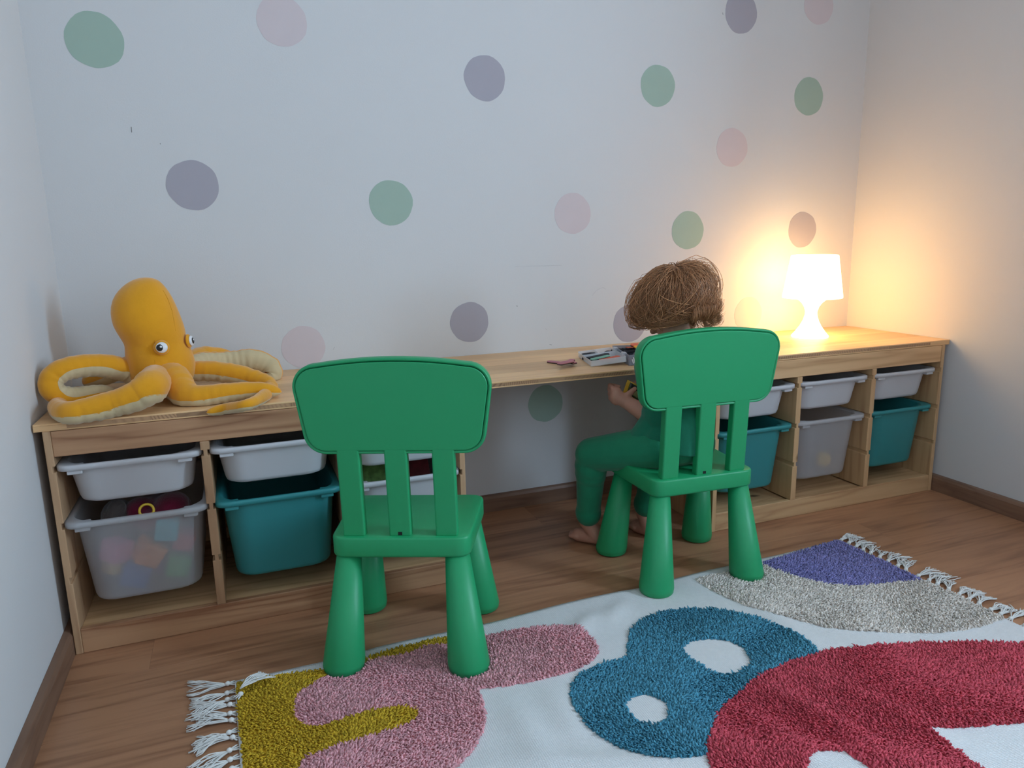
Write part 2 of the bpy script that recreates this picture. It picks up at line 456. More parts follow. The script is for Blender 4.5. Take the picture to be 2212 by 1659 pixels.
# scuffs on the wall paint
def scuff(pts, w=.0008, mat='mark'):
    P = [cy(u, v, -.0004) for u, v in pts]
    V, F = tube(P, w, 4)
    obj('scuff', new_mesh('scuff', V, F), M[mat], wb)
scuff([(283.5, 274), (284.5, 286)], .0009)
scuff([(346, 309), (347, 312)], .0007)
scuff([(1561, 27), (1562, 32)], .0008)
scuff([(1116.3, 660), (1117.5, 662)], .0012)
scuff([(1187, 744.4), (1192, 745)], .0006)
scuff([(1112, 576), (1150, 574.5), (1180, 574), (1214, 573)], .0004, 'faintmark')
scuff([(1279, 639), (1287, 629), (1296, 623), (1303, 621), (1309, 625)], .0004, 'faintmark')
scuff([(720, 755.5), (723, 749)], .0006, 'faintmark')
scuff([(1178, 710), (1181, 712)], .0006, 'faintmark')

# ------------------------------------------------------------------ shelves
UW, SP, DV = .93, .0148, .0195
GRO = ((.428, .442), (.298, .3125), (.171, .185))
def panel(name, xc0, xc1, gl, gr, z0, z1, mat, parent, yb=-.02):
    """upright panel with bin grooves cut into one or both faces; profile in x-z pushed through the depth"""
    gd = .0055
    prof = [(xc0, z0), (xc1, z0)]
    if gr:
        for a, b in sorted(GRO): prof += [(xc1, a), (xc1 - gd, a), (xc1 - gd, b), (xc1, b)]
    prof += [(xc1, z1), (xc0, z1)]
    if gl:
        for a, b in sorted(GRO, reverse=True): prof += [(xc0, b), (xc0 + gd, b), (xc0 + gd, a), (xc0, a)]
    V, F = loft([[(x, UF, z) for x, z in prof], [(x, yb, z) for x, z in prof]])
    return obj(name, new_mesh(name, V, F), mat, parent, world=True, bevel=.0015)

def shelf_unit(xa, label, mz, mx, railtop, railbot):
    t = thing('storage_shelf', label, 'shelf', (xa + UW / 2, (UF - .02) / 2, 0), group=None)
    panel('side_panel', xa, xa + SP, False, True, 0, H, mz, t)
    panel('side_panel', xa + UW - SP, xa + UW, True, False, 0, H, mz, t)
    iw = (UW - 2 * SP - 2 * DV) / 3
    cols = []
    x = xa + SP
    for i in range(3):
        cols.append((x, x + iw)); x += iw
        if i < 2:
            panel('divider', x, x + DV, True, True, .0585, .4625, mz, t); x += DV
    i0, i1 = xa + SP, xa + UW - SP
    obj('top_board', box_me('top_board', i0, i1, UF + .018, -.02, .502, H - .0005), mx, t, True, .001)
    obj('top_rail', box_me('top_rail', i0, i1, UF + .0015, UF + .018, .4625, H - .001), railtop, t, True, .002)
    obj('bottom_rail', box_me('bottom_rail', i0, i1, UF + .0015, UF + .018, .0, .0585), railbot, t, True, .002)
    obj('bottom_board', box_me('bottom_board', i0, i1, UF + .018, -.02, .036, .0545), mx, t, True, .001)
    obj('back_panel', box_me('back_panel', i0, i1, -.024, -.02, .0545, .502), mx, t, True)
    return cols
XA, XB = .0197, 1.7351
colsA = shelf_unit(XA, 'low reddish pine shelf of three bin columns under the octopus', M['redpine_z'], M['pine_x'], M['redpine_x'], M['redpine_x'])
colsB = shelf_unit(XB, 'low pale pine shelf of three bin columns under the lamp', M['pine_z'], M['pine_x'], M['pine_x'], M['pine_x'])

# ------------------------------------------------------------------ desk board: three-layer pine panel
dk = thing('desk_board', 'long pale pine desk board laid across both low shelves', 'desk', (W / 2, -.225, H))
YB = -.4503; XL, XR = .004, W - .002
ly = .0042
ys = [YB, -.345, -.215, -.11, -.001]
for a, b in zip(ys[:-1], ys[1:]):
    bx = box_me('top_strip', XL, XR, a + .00015, b - .00015, H + TT - ly, H + TT)
    obj('top_strip', bx, M['top_pine'], dk, True, .0009 if a != YB else .0009, 2)
obj('bottom_layer', box_me('bottom_layer', XL, XR, YB, -.001, H, H + ly * .8), M['top_pine'], dk, True, .0006)
x = XL
wd = [.062] + [random.uniform(.05, .125) for _ in range(60)]
for i, w_ in enumerate(wd):
    if x >= XR - .002: break
    xb = min(x + w_, XR)
    if XR - xb < .03: xb = XR
    o = obj('core_block', box_me('core_block', x + .0001, xb - .0001, YB + .0004, -.0012, H + ly * .8, H + TT - ly), M['top_pine'] if i == 0 or xb == XR else M['endgrain'], dk, True)
    x = xb

# ------------------------------------------------------------------ bins
def bin_mesh(depth_z, rw=.2925, rd=.418, bw=.264, bd=.394, single=False):
    """tapered tub with rolled rim; origin at the rim's front top edge centre, -y towards the front"""
    mb = MB()
    k = 7; yc = rd / 2
    t = .0025
    ztop = 0.; lip = .0125
    tw = .034 * depth_z / .21 if depth_z > .15 else .026    # narrowing at the bottom
    def ring(w, d, r, z): return [(x, y + yc, z) for x, y in rrect(w, d, r, k)]
    rings = [ring(bw - tw - .05, bd - tw - .05, .03, -depth_z + t),           # inner floor
             ring(bw - tw - .012, bd - tw - .012, .048, -depth_z + t + .006),
             ring(bw - 2 * t, bd - 2 * t, .058, -.004),
             ring(bw + .004, bd + .004, .060, -.0008),
             ring(rw - .004, rd - .004, .030, 0),                             # top of the rim
             ring(rw, rd, .030, -.002),
             ring(rw, rd, .030, -lip),
             ring(rw - 2 * t, rd - 2 * t, .028, -lip),
             ring(rw - 2 * t, rd - 2 * t, .028, -.003),
             ring(bw + .003, bd + .003, .060, -.0035),
             ring(bw, bd, .060, -.008),
             ring(bw - tw, bd - tw, .052, -depth_z + .012),
             ring(bw - tw - .006, bd - tw - .006, .050, -depth_z + .004),
             ring(bw - tw - .022, bd - tw - .022, .045, -depth_z)]
    V, F = loft(rings[3:] if single else rings, not single, True)
    mb.add(V, [f[::-1] for f in F])
    return mb.mesh('tub', True)
def lug_mesh(rw=.2925):
    me = boxes_me('lug', [(-rw / 2 + .022, -rw / 2 + .052, .003, .030, -.0215, -.003)])
    me2 = boxes_me('lug', [(rw / 2 - .052, rw / 2 - .022, .003, .030, -.0215, -.003)])
    return me, me2
ME_S, ME_L, ME_C = bin_mesh(.098), bin_mesh(.208), bin_mesh(.208, single=True)
LUGS = lug_mesh()
GB = 'pull-out storage bins in the low shelves'
def binobj(col, level, mat, label, out=.004):
    xa, xb = col
    zt = GRO[level][1] - .0008
    t = thing('storage_bin', label, 'bin', ((xa + xb) / 2, UF - out, zt), group=GB)
    me = (ME_S if level == 0 else ME_C if mat is M['clear_bin'] else ME_L).copy(); me.materials.clear(); me.materials.append(mat)
    o = obj('tub', me, None, t)
    for l in LUGS:
        l2 = l.copy(); l2.materials.clear(); l2.materials.append(mat)
        obj('lug', l2, None, t, bevel=.002)
    return t
wbn, cbn, tbn = M['white_bin'], M['clear_bin'], M['teal_bin']
binobj(colsA[0], 0, wbn, 'shallow white bin above the cloudy toy-filled bin, in the shelf under the octopus')
binobj(colsA[0], 1, cbn, 'deep cloudy clear bin full of coloured toys, under the octopus', .010)
binobj(colsA[1], 0, wbn, 'shallow white bin above the deep teal bin, in the shelf under the octopus')
binobj(colsA[1], 1, tbn, 'deep teal bin in the middle of the shelf under the octopus', .008)
binobj(colsA[2], 0, wbn, 'shallow white bin behind the back of the empty green chair')
binobj(colsA[2], 1, wbn, 'deep white bin with picture books, behind the empty green chair', .006)
binobj(colsB[0], 0, wbn, 'shallow white bin beside the back of the chair with the child')
binobj(colsB[0], 1, tbn, 'deep teal bin partly hidden by the chair with the child', .0)
binobj(colsB[1], 0, wbn, 'shallow white bin in the middle of the shelf under the lamp', -.004)
binobj(colsB[1], 1, cbn, 'deep white bin with a yellow ball showing through, under the lamp', -.004)
binobj(colsB[2], 0, wbn, 'shallow white bin in the end column beside the bare wall, under the lamp', -.006)
binobj(colsB[2], 1, tbn, 'deep teal bin in the end column beside the bare wall, under the lamp', -.008)

# ------------------------------------------------------------------ chairs
def make_chair(label, loc, rot):
    t = thing('child_chair', label, 'chair', (loc[0], loc[1], .003), rot, 'green plastic children chairs')
    g = M['green']
    # seat: wider in front
    def seat_ring(dw, z, r):
        yb, yf = -.108 + dw, .150 - dw
        hb, hf = .1457 - dw, .158 - dw
        c = [(hf, yf), (-hf, yf), (-hb, yb), (hb, yb)]
        out = []
        for i in range(4):
            p = Vector(c[i]); a = (Vector(c[i - 1]) - p).normalized(); b_ = (Vector(c[(i + 1) % 4]) - p).normalized()
            ang = a.angle(b_); d = r / math.tan(ang / 2)
            p0, p1 = p + a * d, p + b_ * d
            for s in range(8):
                u = s / 7
                q = p0 * (1 - u) ** 2 + p * 2 * u * (1 - u) + p1 * u * u
                out.append((q.x, q.y, z))
        return out
    S = .2965
    V, F = loft([seat_ring(.012, S - .045, .025), seat_ring(.004, S - .0445, .029), seat_ring(.0012, S - .042, .032), seat_ring(0, S - .038, .033), seat_ring(0, S - .005, .033),
                 seat_ring(.0012, S - .0015, .032), seat_ring(.004, S, .03)])
    obj('seat', new_mesh('seat', V, F, True), g, t)
    # legs: cones with a small foot ring
    for sx, xx, yy in ((-1, .1352, -.1064), (1, .1352, -.1064), (-1, .1414, .1526), (1, .1414, .1526)):
        bx_, by_ = sx * xx, yy
        tx, ty = sx * (xx - .020), yy + (.028 if yy < 0 else -.036)
        rings = []
        for r, z in ((.041, .0), (.0435, .003), (.044, .009), (.0448, .0105), (.0448, .016), (.0255, .2545)):
            u = max(0, (z - .009)) / .245
            cx_, cy_ = bx_ + (tx - bx_) * u, by_ + (ty - by_) * u
            rings.append([(cx_ + r * math.cos(2 * PI * j / 40), cy_ + r * math.sin(2 * PI * j / 40), z) for j in range(40)])
        V, F = loft(rings)
        obj('leg', new_mesh('leg', V, F, True), g, t)
    # back: plane leaning slightly
    lean = (.1075 - .0979) / (.4785 - .2961)
    def yy(z): return -.0979 - lean * (z - .2961)
    for i in (-1, 0, 1):
        cxs = i * .0973; hw = .0233; th = .024
        rings = []
        for z in (S - .002, .40, .495):
            y = yy(z)
            rings.append([(cxs - hw, y, z), (cxs + hw, y, z), (cxs + hw, y + th, z), (cxs - hw, y + th, z)])
        V, F = loft(rings)
        s = obj('slat', new_mesh('slat', V, F), g, t, bevel=.004, seg=3)
        if i == 0:
            z = S + .006
            obj('slot', box_me('slot', -.0045, .0042, yy(z) - .0006, yy(z) + .003, S + .0025, S + .0095), M['dark'], s)
    # back rest panel outline
    def outline(inset, z_shift=0):
        zt, zb = .6762 - inset, .4765 + inset
        ht, hb = .2055 - inset, .180 - inset
        n = 10; crown = .012
        c = [(ht, zt - .012), (-ht, zt - .012), (-hb, zb), (hb, zb)]
        rad = [.048 - inset, .048 - inset, .046 - inset, .046 - inset]
        out = []
        for i in range(4):
            p = Vector(c[i]); a = (Vector(c[i - 1]) - p).normalized(); b_ = (Vector(c[(i + 1) % 4]) - p).normalized()
            ang = a.angle(b_); d = rad[i] / math.tan(ang / 2)
            p0, p1 = p + a * d, p + b_ * d
            ce = p + (a + b_).normalized() * (rad[i] / math.sin(ang / 2))
            a0 = math.atan2(*(p0 - ce).yx); a1 = math.atan2(*(p1 - ce).yx)
            while a1 < a0: a1 += 2 * PI
            if a1 - a0 > PI: a1 -= 2 * PI
            for s in range(n):
                q = ce + Vector((math.cos(a0 + (a1 - a0) * s / (n - 1)), math.sin(a0 + (a1 - a0) * s / (n - 1)))) * rad[i]
                out.append((q.x, q.y))
            if i == 0:      # crowned top edge
                q0 = Vector(out[-1]); q1 = Vector((-q0.x, q0.y))
                for s in range(1, 12):
                    u = s / 12; q = q0.lerp(q1, u); out.append((q.x, q.y + .012 * 4 * u * (1 - u)))
        return out
    def pr(inset, dy):
        return [(x, yy(z) + dy, z) for x, z in outline(inset)]
    th = .034
    rings = [pr(.012, th), pr(.004, th - .001), pr(.001, th - .005), pr(0, th - .010), pr(0, .006), pr(.0012, .002), pr(.0045, .0008), pr(.0062, .0045), pr(.0070, .0045)]
    V, F = loft(rings, True, False)
    # rear edge ring then closed by cover
    b = obj('backrest', new_mesh('backrest', V, F, True), g, t)
    rings = [pr(.0080, .006), pr(.0080, .0012), pr(.0092, .0), pr(.011, -.0002)]
    V, F = loft(rings, True, True)
    obj('back_cover', new_mesh('back_cover', V, F, False), g, b)
    return t
make_chair('empty green plastic child chair with three-slat back standing on the pink pile', (.7420, -.6945), -.405)
make_chair('green plastic child chair with three-slat back, with a child sitting on it', (1.5160, -.6150), -.065)

# ------------------------------------------------------------------ lamp
LX, LY = 2.335, -.178
lp = thing('table_lamp', 'small white plastic table lamp, lit, in the corner of the desk', 'lamp', (LX, LY, TOP))
mlamp = bpy.data.materials.new('glowing_lamp_plastic'); mlamp.use_nodes = True
_e = mlamp.node_tree.nodes['Principled BSDF']; _e.inputs['Base Color'].default_value = (.9, .88, .84, 1)
_e.inputs['Emission Color'].default_value = (1, .60, .23, 1); _e.inputs['Emission Strength'].default_value = 10.0
V, F = lathe([(.060, 0), (.0625, .002), (.062, .006), (.050, .020), (.036, .040), (.026, .060), (.021, .078), (.020, .090), (.024, .106), (.034, .122), (.048, .134), (.058, .140), (.0565, .141),
              (.047, .1355), (.033, .1235), (.0225, .106), (.0185, .090), (.0195, .078), (.0245, .060), (.0345, .040), (.049, .018)], 40, False, False)
obj('lamp_base', new_mesh('lamp_base', V, F, True), mlamp, lp)
V, F = lathe([(.058, .1395), (.099, .1400), (.1005, .143), (.0785, .285), (.0765, .2885), (.0700, .2895), (.0005, .2900), (.0005, .2885), (.0700, .2880), (.0750, .2865), (.0765, .284), (.097, .1425), (.058, .1415)], 48, False, False)
obj('lamp_shade', new_mesh('lamp_shade', V, F, True), mlamp, lp)
mb_ = bpy.data.materials.new('lit_bulb'); mb_.use_nodes = True
e = mb_.node_tree.nodes['Principled BSDF']; e.inputs['Emission Color'].default_value = (1, .62, .28, 1); e.inputs['Emission Strength'].default_value = 12
V, F = lathe([(.006, .130), (.012, .135), (.013, .155), (.022, .175), (.026, .192), (.022, .208), (.010, .217), (.001, .218)], 20)
bulb = obj('bulb', new_mesh('bulb', V, F, True), mb_, lp)

#==PART2==
# ------------------------------------------------------------------ octopus
OB = Vector((.236, -.255, TOP))
oc = thing('plush_octopus', 'big mustard velvet plush octopus sprawled on the end of the desk', 'plush toy', OB)
rows = [(599, 306, 320), (603, 286, 338), (612, 270, 350), (625, 254, 361), (645, 240, 374), (672, 236, 386), (700, 242, 397), (717, 253, 402), (728, 260, 403), (737, 265.5, 404.5), (744, 268, 407),
        (756, 268, 414), (775, 269, 421), (792, 271, 425), (808, 274, 425), (826, 282, 418), (842, 290, 408), (853, 298, 398)]
rings = []
for v, a, b in rows:
    pa, pb = cy(a, v, -.255), cy(b, v, -.255)
    cxx = (pa.x + pb.x) / 2; r = (pb.x - pa.x) / 2 * .985
    z = max((pa.z + pb.z) / 2, TOP + .001)
    rings.append([(cxx + r * math.cos(2 * PI * j / 48), -.255 + r * .94 * math.sin(2 * PI * j / 48), z) for j in range(48)])
rings = rings[::-1]
V, F = loft(rings)
body = obj('body', new_mesh('body', V, F, True), M['velvet'], oc, True)
sb = body.modifiers.new('sub', 'SUBSURF'); sb.levels = 1; sb.render_levels = 1

def arm(pts, rad, und, span=1.15, wr=.06, seed=0, squash=1.0):
    """pts world; rad per point; und: underside direction (Vector) or centre ('c', Vector)"""
    P = spline([tuple(p) + (r,) for p, r in zip(pts, rad)], 10)
    C_ = [Vector(p[:3]) for p in P]; Rr = [p[3] for p in P]
    # rounded tip
    n = 20; m = len(C_)
    rr, ur = [], []
    sl = 0
    for i in range(m):
        T = (C_[min(i + 1, m - 1)] - C_[max(i - 1, 0)]).normalized()
        if i: sl += (C_[i] - C_[i - 1]).length
        D = (und[1] - C_[i]) if isinstance(und, tuple) else und
        D = (D - T * D.dot(T)).normalized(); N = -D; B = T.cross(N)
        tipf = min(1, (m - 1 - i) / 7.0); tipf = math.sqrt(max(0, 1 - (1 - tipf) ** 2)) * .97 + .03
        ring = []; u_ = []
        def rad_at(a, extra=0):
            w_ = wr * noise.noise(Vector((sl * 95, a * .6, seed * 3.1))) + wr * .5 * math.sin(sl * 330 + seed) * (.5 + .5 * math.cos(a - PI))
            return Rr[i] * tipf * (1 + w_ + extra)
        for j in range(n):
            a = 2 * PI * j / n
            ring.append(C_[i] + (N * math.cos(a) * squash + B * math.sin(a)) * rad_at(a))
        k = 9
        for j in range(k):
            a = PI - span + 2 * span * j / (k - 1)
            edge = 1 if j in (0, k - 1) else 0
            ex = .05 + (0 if not edge else -.055) + (.05 * noise.noise(Vector((sl * 180, j * .9, seed)))) * (1 - edge)
            u_.append(C_[i] + (N * math.cos(a) * squash + B * math.sin(a)) * rad_at(a, ex))
        for q_ in ring + u_:
            if q_.y > YB and q_.z < TOP + .0006: q_.z = TOP + .0006
        rr.append(ring); ur.append(u_)
    V, F = loft(rr)
    o = obj('arm', new_mesh('arm', V, F, True), M['velvet'], oc, True)
    V, F = loft(ur, False, False, closed=False)
    u2 = obj('underside', new_mesh('underside', V, F, True), M['cream'], o)
    return o
Y = lambda u, v, y: cy(u, v, y)
Z = lambda u, v, z: cz(u, v, z)
arm([Y(338, 815, -.295), Z(326, 834, .594), Z(292, 856, .578), Z(240, 873, .566), Z(185, 886, .561), Z(146, 891, .559), Z(124, 880, .560), Z(134, 869, .562), Z(152, 869, .561)],
    [.034, .037, .032, .0285, .026, .0235, .019, .015, .010], Vector((-.1, -.42, -1)), 1.0, seed=1)
arm([Y(285, 806, -.262), Y(262, 797, -.272), Y(230, 790, -.292), Y(188, 789, -.312), Y(141, 797, -.335), Y(114, 815, -.350), Y(110, 838, -.358), Y(128, 854, -.352), Y(160, 858, -.335), Y(205, 850, -.315), Y(249, 846, -.285)],
    [.026, .027, .027, .026, .025, .0245, .024, .023, .022, .019, .014], ('c', Vector((.098, -.33, .600))), 1.1, seed=2)
arm([Y(350, 806, -.285), Y(374, 818, -.325), Y(396, 846, -.372), Y(420, 856, -.395), Y(455, 853, -.400), Y(505, 846, -.400), Y(565, 842, -.400), Y(609, 847, -.396)],
    [.034, .037, .033, .027, .0245, .0215, .0185, .012], Vector((.05, -.42, -1)), 1.0, seed=3)
arm([Y(405, 800, -.235), Y(425, 801, -.243), Y(462, 801, -.252), Y(510, 808, -.270), Y(550, 818, -.292), Y(578, 829, -.318), Y(583, 842, -.352), Z(560, 862, .551), Z(528, 876, .549), Y(490, 882, -.456), Y(446, 892, -.4675)],
    [.023, .025, .025, .0245, .0225, .020, .018, .0135, .0125, .0125, .011], Vector((-.1, -.4, -1)), 1.0, seed=4)
arm([Y(408, 788, -.21), Y(438, 781, -.165), Y(476, 781, -.138), Y(510, 779, -.13), Y(543, 776, -.13), Y(575, 785, -.13), Y(589, 801, -.135), Y(586, 816, -.142), Y(568, 822, -.15)],
    [.022, .025, .026, .027, .028, .0275, .0265, .024, .018], Vector((-.12, -1, .05)), 1.25, wr=.06, seed=5)
arm([Vector((.285, -.21, .602)), Vector((.33, -.13, .612)), Vector((.375, -.085, .600)), Vector((.425, -.062, .575)), Vector((.48, -.055, .560))],
    [.024, .025, .024, .022, .014], Vector((0, -.2, -1)), seed=6)
arm([Vector((.185, -.20, .602)), Vector((.15, -.14, .60)), Vector((.10, -.09, .575)), Vector((.055, -.06, .558)), Vector((.05, -.045, .556))],
    [.024, .025, .023, .02, .014], Vector((0, -.2, -1)), seed=7)
arm([Vector((.232, -.19, .60)), Vector((.235, -.12, .59)), Vector((.225, -.07, .565)), Vector((.17, -.045, .558)), Vector((.13, -.04, .553))],
    [.024, .025, .023, .02, .014], Vector((0, -.2, -1)), seed=8)
def octo_eye(c, d):
    c = Vector(c); d = Vector(d).normalized()
    q = d.to_track_quat('Z', 'Y').to_matrix().to_4x4(); q.translation = c
    def dome(r, h, off, n=24, k=7):
        prof = [(r * math.cos(PI / 2 * i / k), off + h * math.sin(PI / 2 * i / k)) for i in range(k)] + [(.0002, off + h)]
        return lathe(prof, n)
    V, F = dome(.0175, .009, -.003); b = obj('eye_socket', new_mesh('eye_socket', xform(V, q), F, True), M['velvet'], oc, True)
    V, F = dome(.0130, .0062, .0035); o = obj('eye_white', new_mesh('eye_white', xform(V, q), F, True), M['eye_white'], b)
    return b, q, dome
def pupil(eye, q, dome, sx, sy):
    T = q @ Matrix.Translation((sx, sy, 0))
    V, F = dome(.0082, .0030, .0075); obj('pupil', new_mesh('pupil', xform(V, T), F, True), M['eye_black'], eye)
    T = q @ Matrix.Translation((sx * .5, sy + .002, 0))
    V, F = dome(.0026, .0012, .0100); obj('glint', new_mesh('glint', xform(V, T), F, True), M['eye_white'], eye)
e1 = cy(349, 751, -.331)
eye, q, dm = octo_eye((e1.x, -.329, e1.z), (.12, -1, .12))
rt = q.to_3x3() @ Vector((1, 0, 0))
sgn = -1 if rt.x > 0 else 1
pupil(eye, q, dm, sgn * .0035, 0)
eye, q, dm = octo_eye((.3125, -.268, e1.z + .004), (.97, -.26, .1))
pupil(eye, q, dm, 0, 0)
def seam(pts):
    V, F = tube(pts, .0005, 4); obj('seam', new_mesh('seam', V, F), M['seam'], oc, True)
def onbody(u, v):
    """surface point of the body in front of pixel"""
    best = None
    for y in np.arange(-.36, -.2, .001):
        p = cy(u, v, y)
        # find ring radius
        for i in range(len(rings) - 1):
            z0_, z1_ = rings[i][0][2], rings[i + 1][0][2]
            if z0_ <= p.z <= z1_:
                t_ = (p.z - z0_) / max(1e-6, z1_ - z0_)
                xs0 = [q_[0] for q_ in rings[i]]; xs1 = [q_[0] for q_ in rings[i + 1]]
                c_ = (min(xs0) + max(xs0)) / 2 * (1 - t_) + (min(xs1) + max(xs1)) / 2 * t_
                r_ = (max(xs0) - min(xs0)) / 2 * (1 - t_) + (max(xs1) - min(xs1)) / 2 * t_
                if ((p.x - c_) / r_) ** 2 + ((p.y + .255) / (r_ * .94)) ** 2 <= 1.0: return p
    return None
for sp in ([(333, 735), (333, 755), (334, 780), (336, 802)], [(352, 627), (362, 645), (371, 670), (376, 695), (379, 715)]):
    pts = [onbody(*p) for p in sp]
    pts = [p for p in pts if p is not None]
    if len(pts) > 1: seam(pts)

# ------------------------------------------------------------------ blobs: closed shapes fused into one skin
def cap(mb, p0, r0, p1, r1, n=16, flat0=False, flat1=False):
    p0, p1 = Vector(p0), Vector(p1); d = (p1 - p0); L_ = d.length; d = d / L_ if L_ > 1e-6 else Vector((0, 0, 1))
    up = Vector((0, 0, 1)) if abs(d.z) < .9 else Vector((1, 0, 0))
    N = (up - d * up.dot(d)).normalized(); B = d.cross(N)
    st = []
    if flat0: st.append((0, r0, p0))
    else: st += [(-r0 * math.cos(a), r0 * math.sin(a), p0) for a in np.linspace(.12, PI / 2, 5)]
    if flat1: st.append((0, r1, p1))
    else: st += [(r1 * math.cos(a), r1 * math.sin(a), p1) for a in np.linspace(PI / 2, .12, 5)]
    V, F = loft([[b + d * o + (N * math.cos(2 * PI * j / n) + B * math.sin(2 * PI * j / n)) * r for j in range(n)] for o, r, b in st])
    mb.add(V, F)
def ell(mb, c, r, Rm=None, n=20, k=12):
    V, F = loft([[Vector((r[0] * math.sin(a) * math.cos(2 * PI * j / n), r[1] * math.sin(a) * math.sin(2 * PI * j / n), r[2] * -math.cos(a))) for j in range(n)] for a in np.linspace(.08, PI - .08, k)])
    M4 = (Rm.to_4x4() if Rm is not None else Matrix()).copy(); M4.translation = Vector(c)
    mb.add(xform(V, M4), F)
def fuse(name, mb, mat, parent, voxel=.004, it=6, fac=.5):
    o = obj(name, mb.mesh(name, True), mat, parent, True)
    r = o.modifiers.new('remesh', 'REMESH'); r.mode = 'VOXEL'; r.voxel_size = voxel; r.use_smooth_shade = True
    s = o.modifiers.new('smooth', 'SMOOTH'); s.factor = fac; s.iterations = it
    return o

# ------------------------------------------------------------------ the child
ch = thing('person', 'small child in green shirt and green trousers sitting at the desk holding a packet', 'person', (1.5, -.60, .2965))
hipL, hipR = (1.447, -.607, .352), (1.545, -.607, .352)
kneL, kneR = (1.334, -.428, .296), (1.556, -.432, .294)
ankL, ankR = (1.348, -.376, .072), (1.536, -.385, .072)
shL, shR = (1.420, -.590, .568), (1.578, -.590, .565)
elL, elR = (1.458, -.568, .412), (1.606, -.560, .430)
wrL, wrR = (1.418, -.478, .449), (1.535, -.468, .452)
HD = Vector((1.490, -.578, .724))
hf = Vector((-.70, .40, -.60)).normalized()
hl = Vector((0, 0, 1)).cross(hf).normalized()
hu = hf.cross(hl).normalized()
HM = Matrix((hf, hl, hu)).transposed()
mb = MB()
ell(mb, (1.496, -.608, .366), (.088, .072, .066))
ell(mb, (1.495, -.597, .435), (.080, .068, .075))
ell(mb, (1.497, -.592, .520), (.080, .060, .078))
cap(mb, shL, .036, shR, .036)
cap(mb, (1.497, -.588, .58), .040, (1.492, -.582, .675), .036)
for hip, kn, an, toe, heel in ((hipL, kneL, ankL, (1.318, -.322, .017), (1.368, -.396, .026)), (hipR, kneR, ankR, (1.524, -.335, .017), (1.540, -.408, .026))):
    cap(mb, hip, .055, kn, .041); cap(mb, kn, .039, an, .026)
    cap(mb, an, .025, heel, .021); cap(mb, heel, .021, Vector(heel).lerp(Vector(toe), .7), .021)
    tv = (Vector(toe) - Vector(heel)).normalized(); sd = Vector((-tv.y, tv.x, 0)).normalized()
    for i in range(5):
        b_ = Vector(toe) - tv * .028 + sd * (i - 2) * .0088 + Vector((0, 0, .0))
        cap(mb, b_, .0095, b_ + tv * (.032 - abs(i - 1) * .004), .0062)
for sh, el_, wr_, hc, sgn in ((shL, elL, wrL, Vector((1.394, -.458, .466)), 1), (shR, elR, wrR, Vector((1.500, -.448, .468)), -1)):
    cap(mb, sh, .033, el_, .0275); cap(mb, el_, .0285, wr_, .0195)
    palmd = (hc - Vector(wr_)).normalized()
    cap(mb, wr_, .0195, hc, .0195); cap(mb, hc + Vector((0, 0, .010)), .0165, hc - Vector((0, 0, .010)), .0165)
    # fingers: from the knuckles forward and round towards the packet
    for i, (ln, rr) in enumerate(((.020, .0072), (.022, .0075), (.021, .0072), (.017, .0064))):
        k0 = hc + palmd * .012 + Vector((0, 0, .016 - i * .0118))
        k1 = k0 + (palmd * .5 + Vector((sgn * .45, .8, 0))).normalized() * ln
        k2 = k1 + Vector((sgn * .95, -.15, -.15)).normalized() * ln * .8
        k3 = k2 + Vector((sgn * .55, -.85, -.1)).normalized() * ln * .55
        cap(mb, k0, rr * 1.1, k1, rr); cap(mb, k1, rr, k2, rr * .92); cap(mb, k2, rr * .92, k3, rr * .8)
    t0 = Vector(wr_) + palmd * .014 + Vector((sgn * .006, -.006, .012))
    t1 = t0 + Vector((sgn * .016, -.004, .012)); t2 = t1 + Vector((sgn * .016, .012, .004))
    cap(mb, t0, .0095, t1, .0085); cap(mb, t1, .0085, t2, .0068)
# head: skull, jaw, cheeks, nose, lips, ears
def hp(f, l, u): return HD + hf * f + hl * l + hu * u
ell(mb, hp(-.008, 0, .012), (.088, .070, .076), HM)
ell(mb, hp(.026, 0, -.040), (.048, .050, .050), HM)
cap(mb, hp(.010, 0, -.03), .040, hp(.040, 0, -.068), .020)
for s in (-1, 1): ell(mb, hp(.048, s * .030, -.040), (.024, .024, .024), HM)
ell(mb, hp(.078, 0, -.026), (.011, .009, .009), HM)
cap(mb, hp(.068, -.012, -.056), .005, hp(.068, .012, -.056), .005); cap(mb, hp(.066, -.010, -.063), .005, hp(.066, .010, -.063), .005)
for s in (-1, 1): ell(mb, hp(-.012, s * .069, -.028), (.013, .0065, .019), HM)
person = fuse('body', mb, M['skin'], ch, .003, 4)
for s in (-1, 1):
    m2 = MB(); ell(m2, hp(.068, s * .026, -.008), (.011, .011, .011), HM); e_ = obj('eye', m2.mesh('eye'), M['eye_white'], ch, True)
    m2 = MB(); ell(m2, hp(.0762, s * .0262, -.009), (.0035, .0045, .0045), HM); obj('iris', m2.mesh('iris'), M['eye_black'], e_)
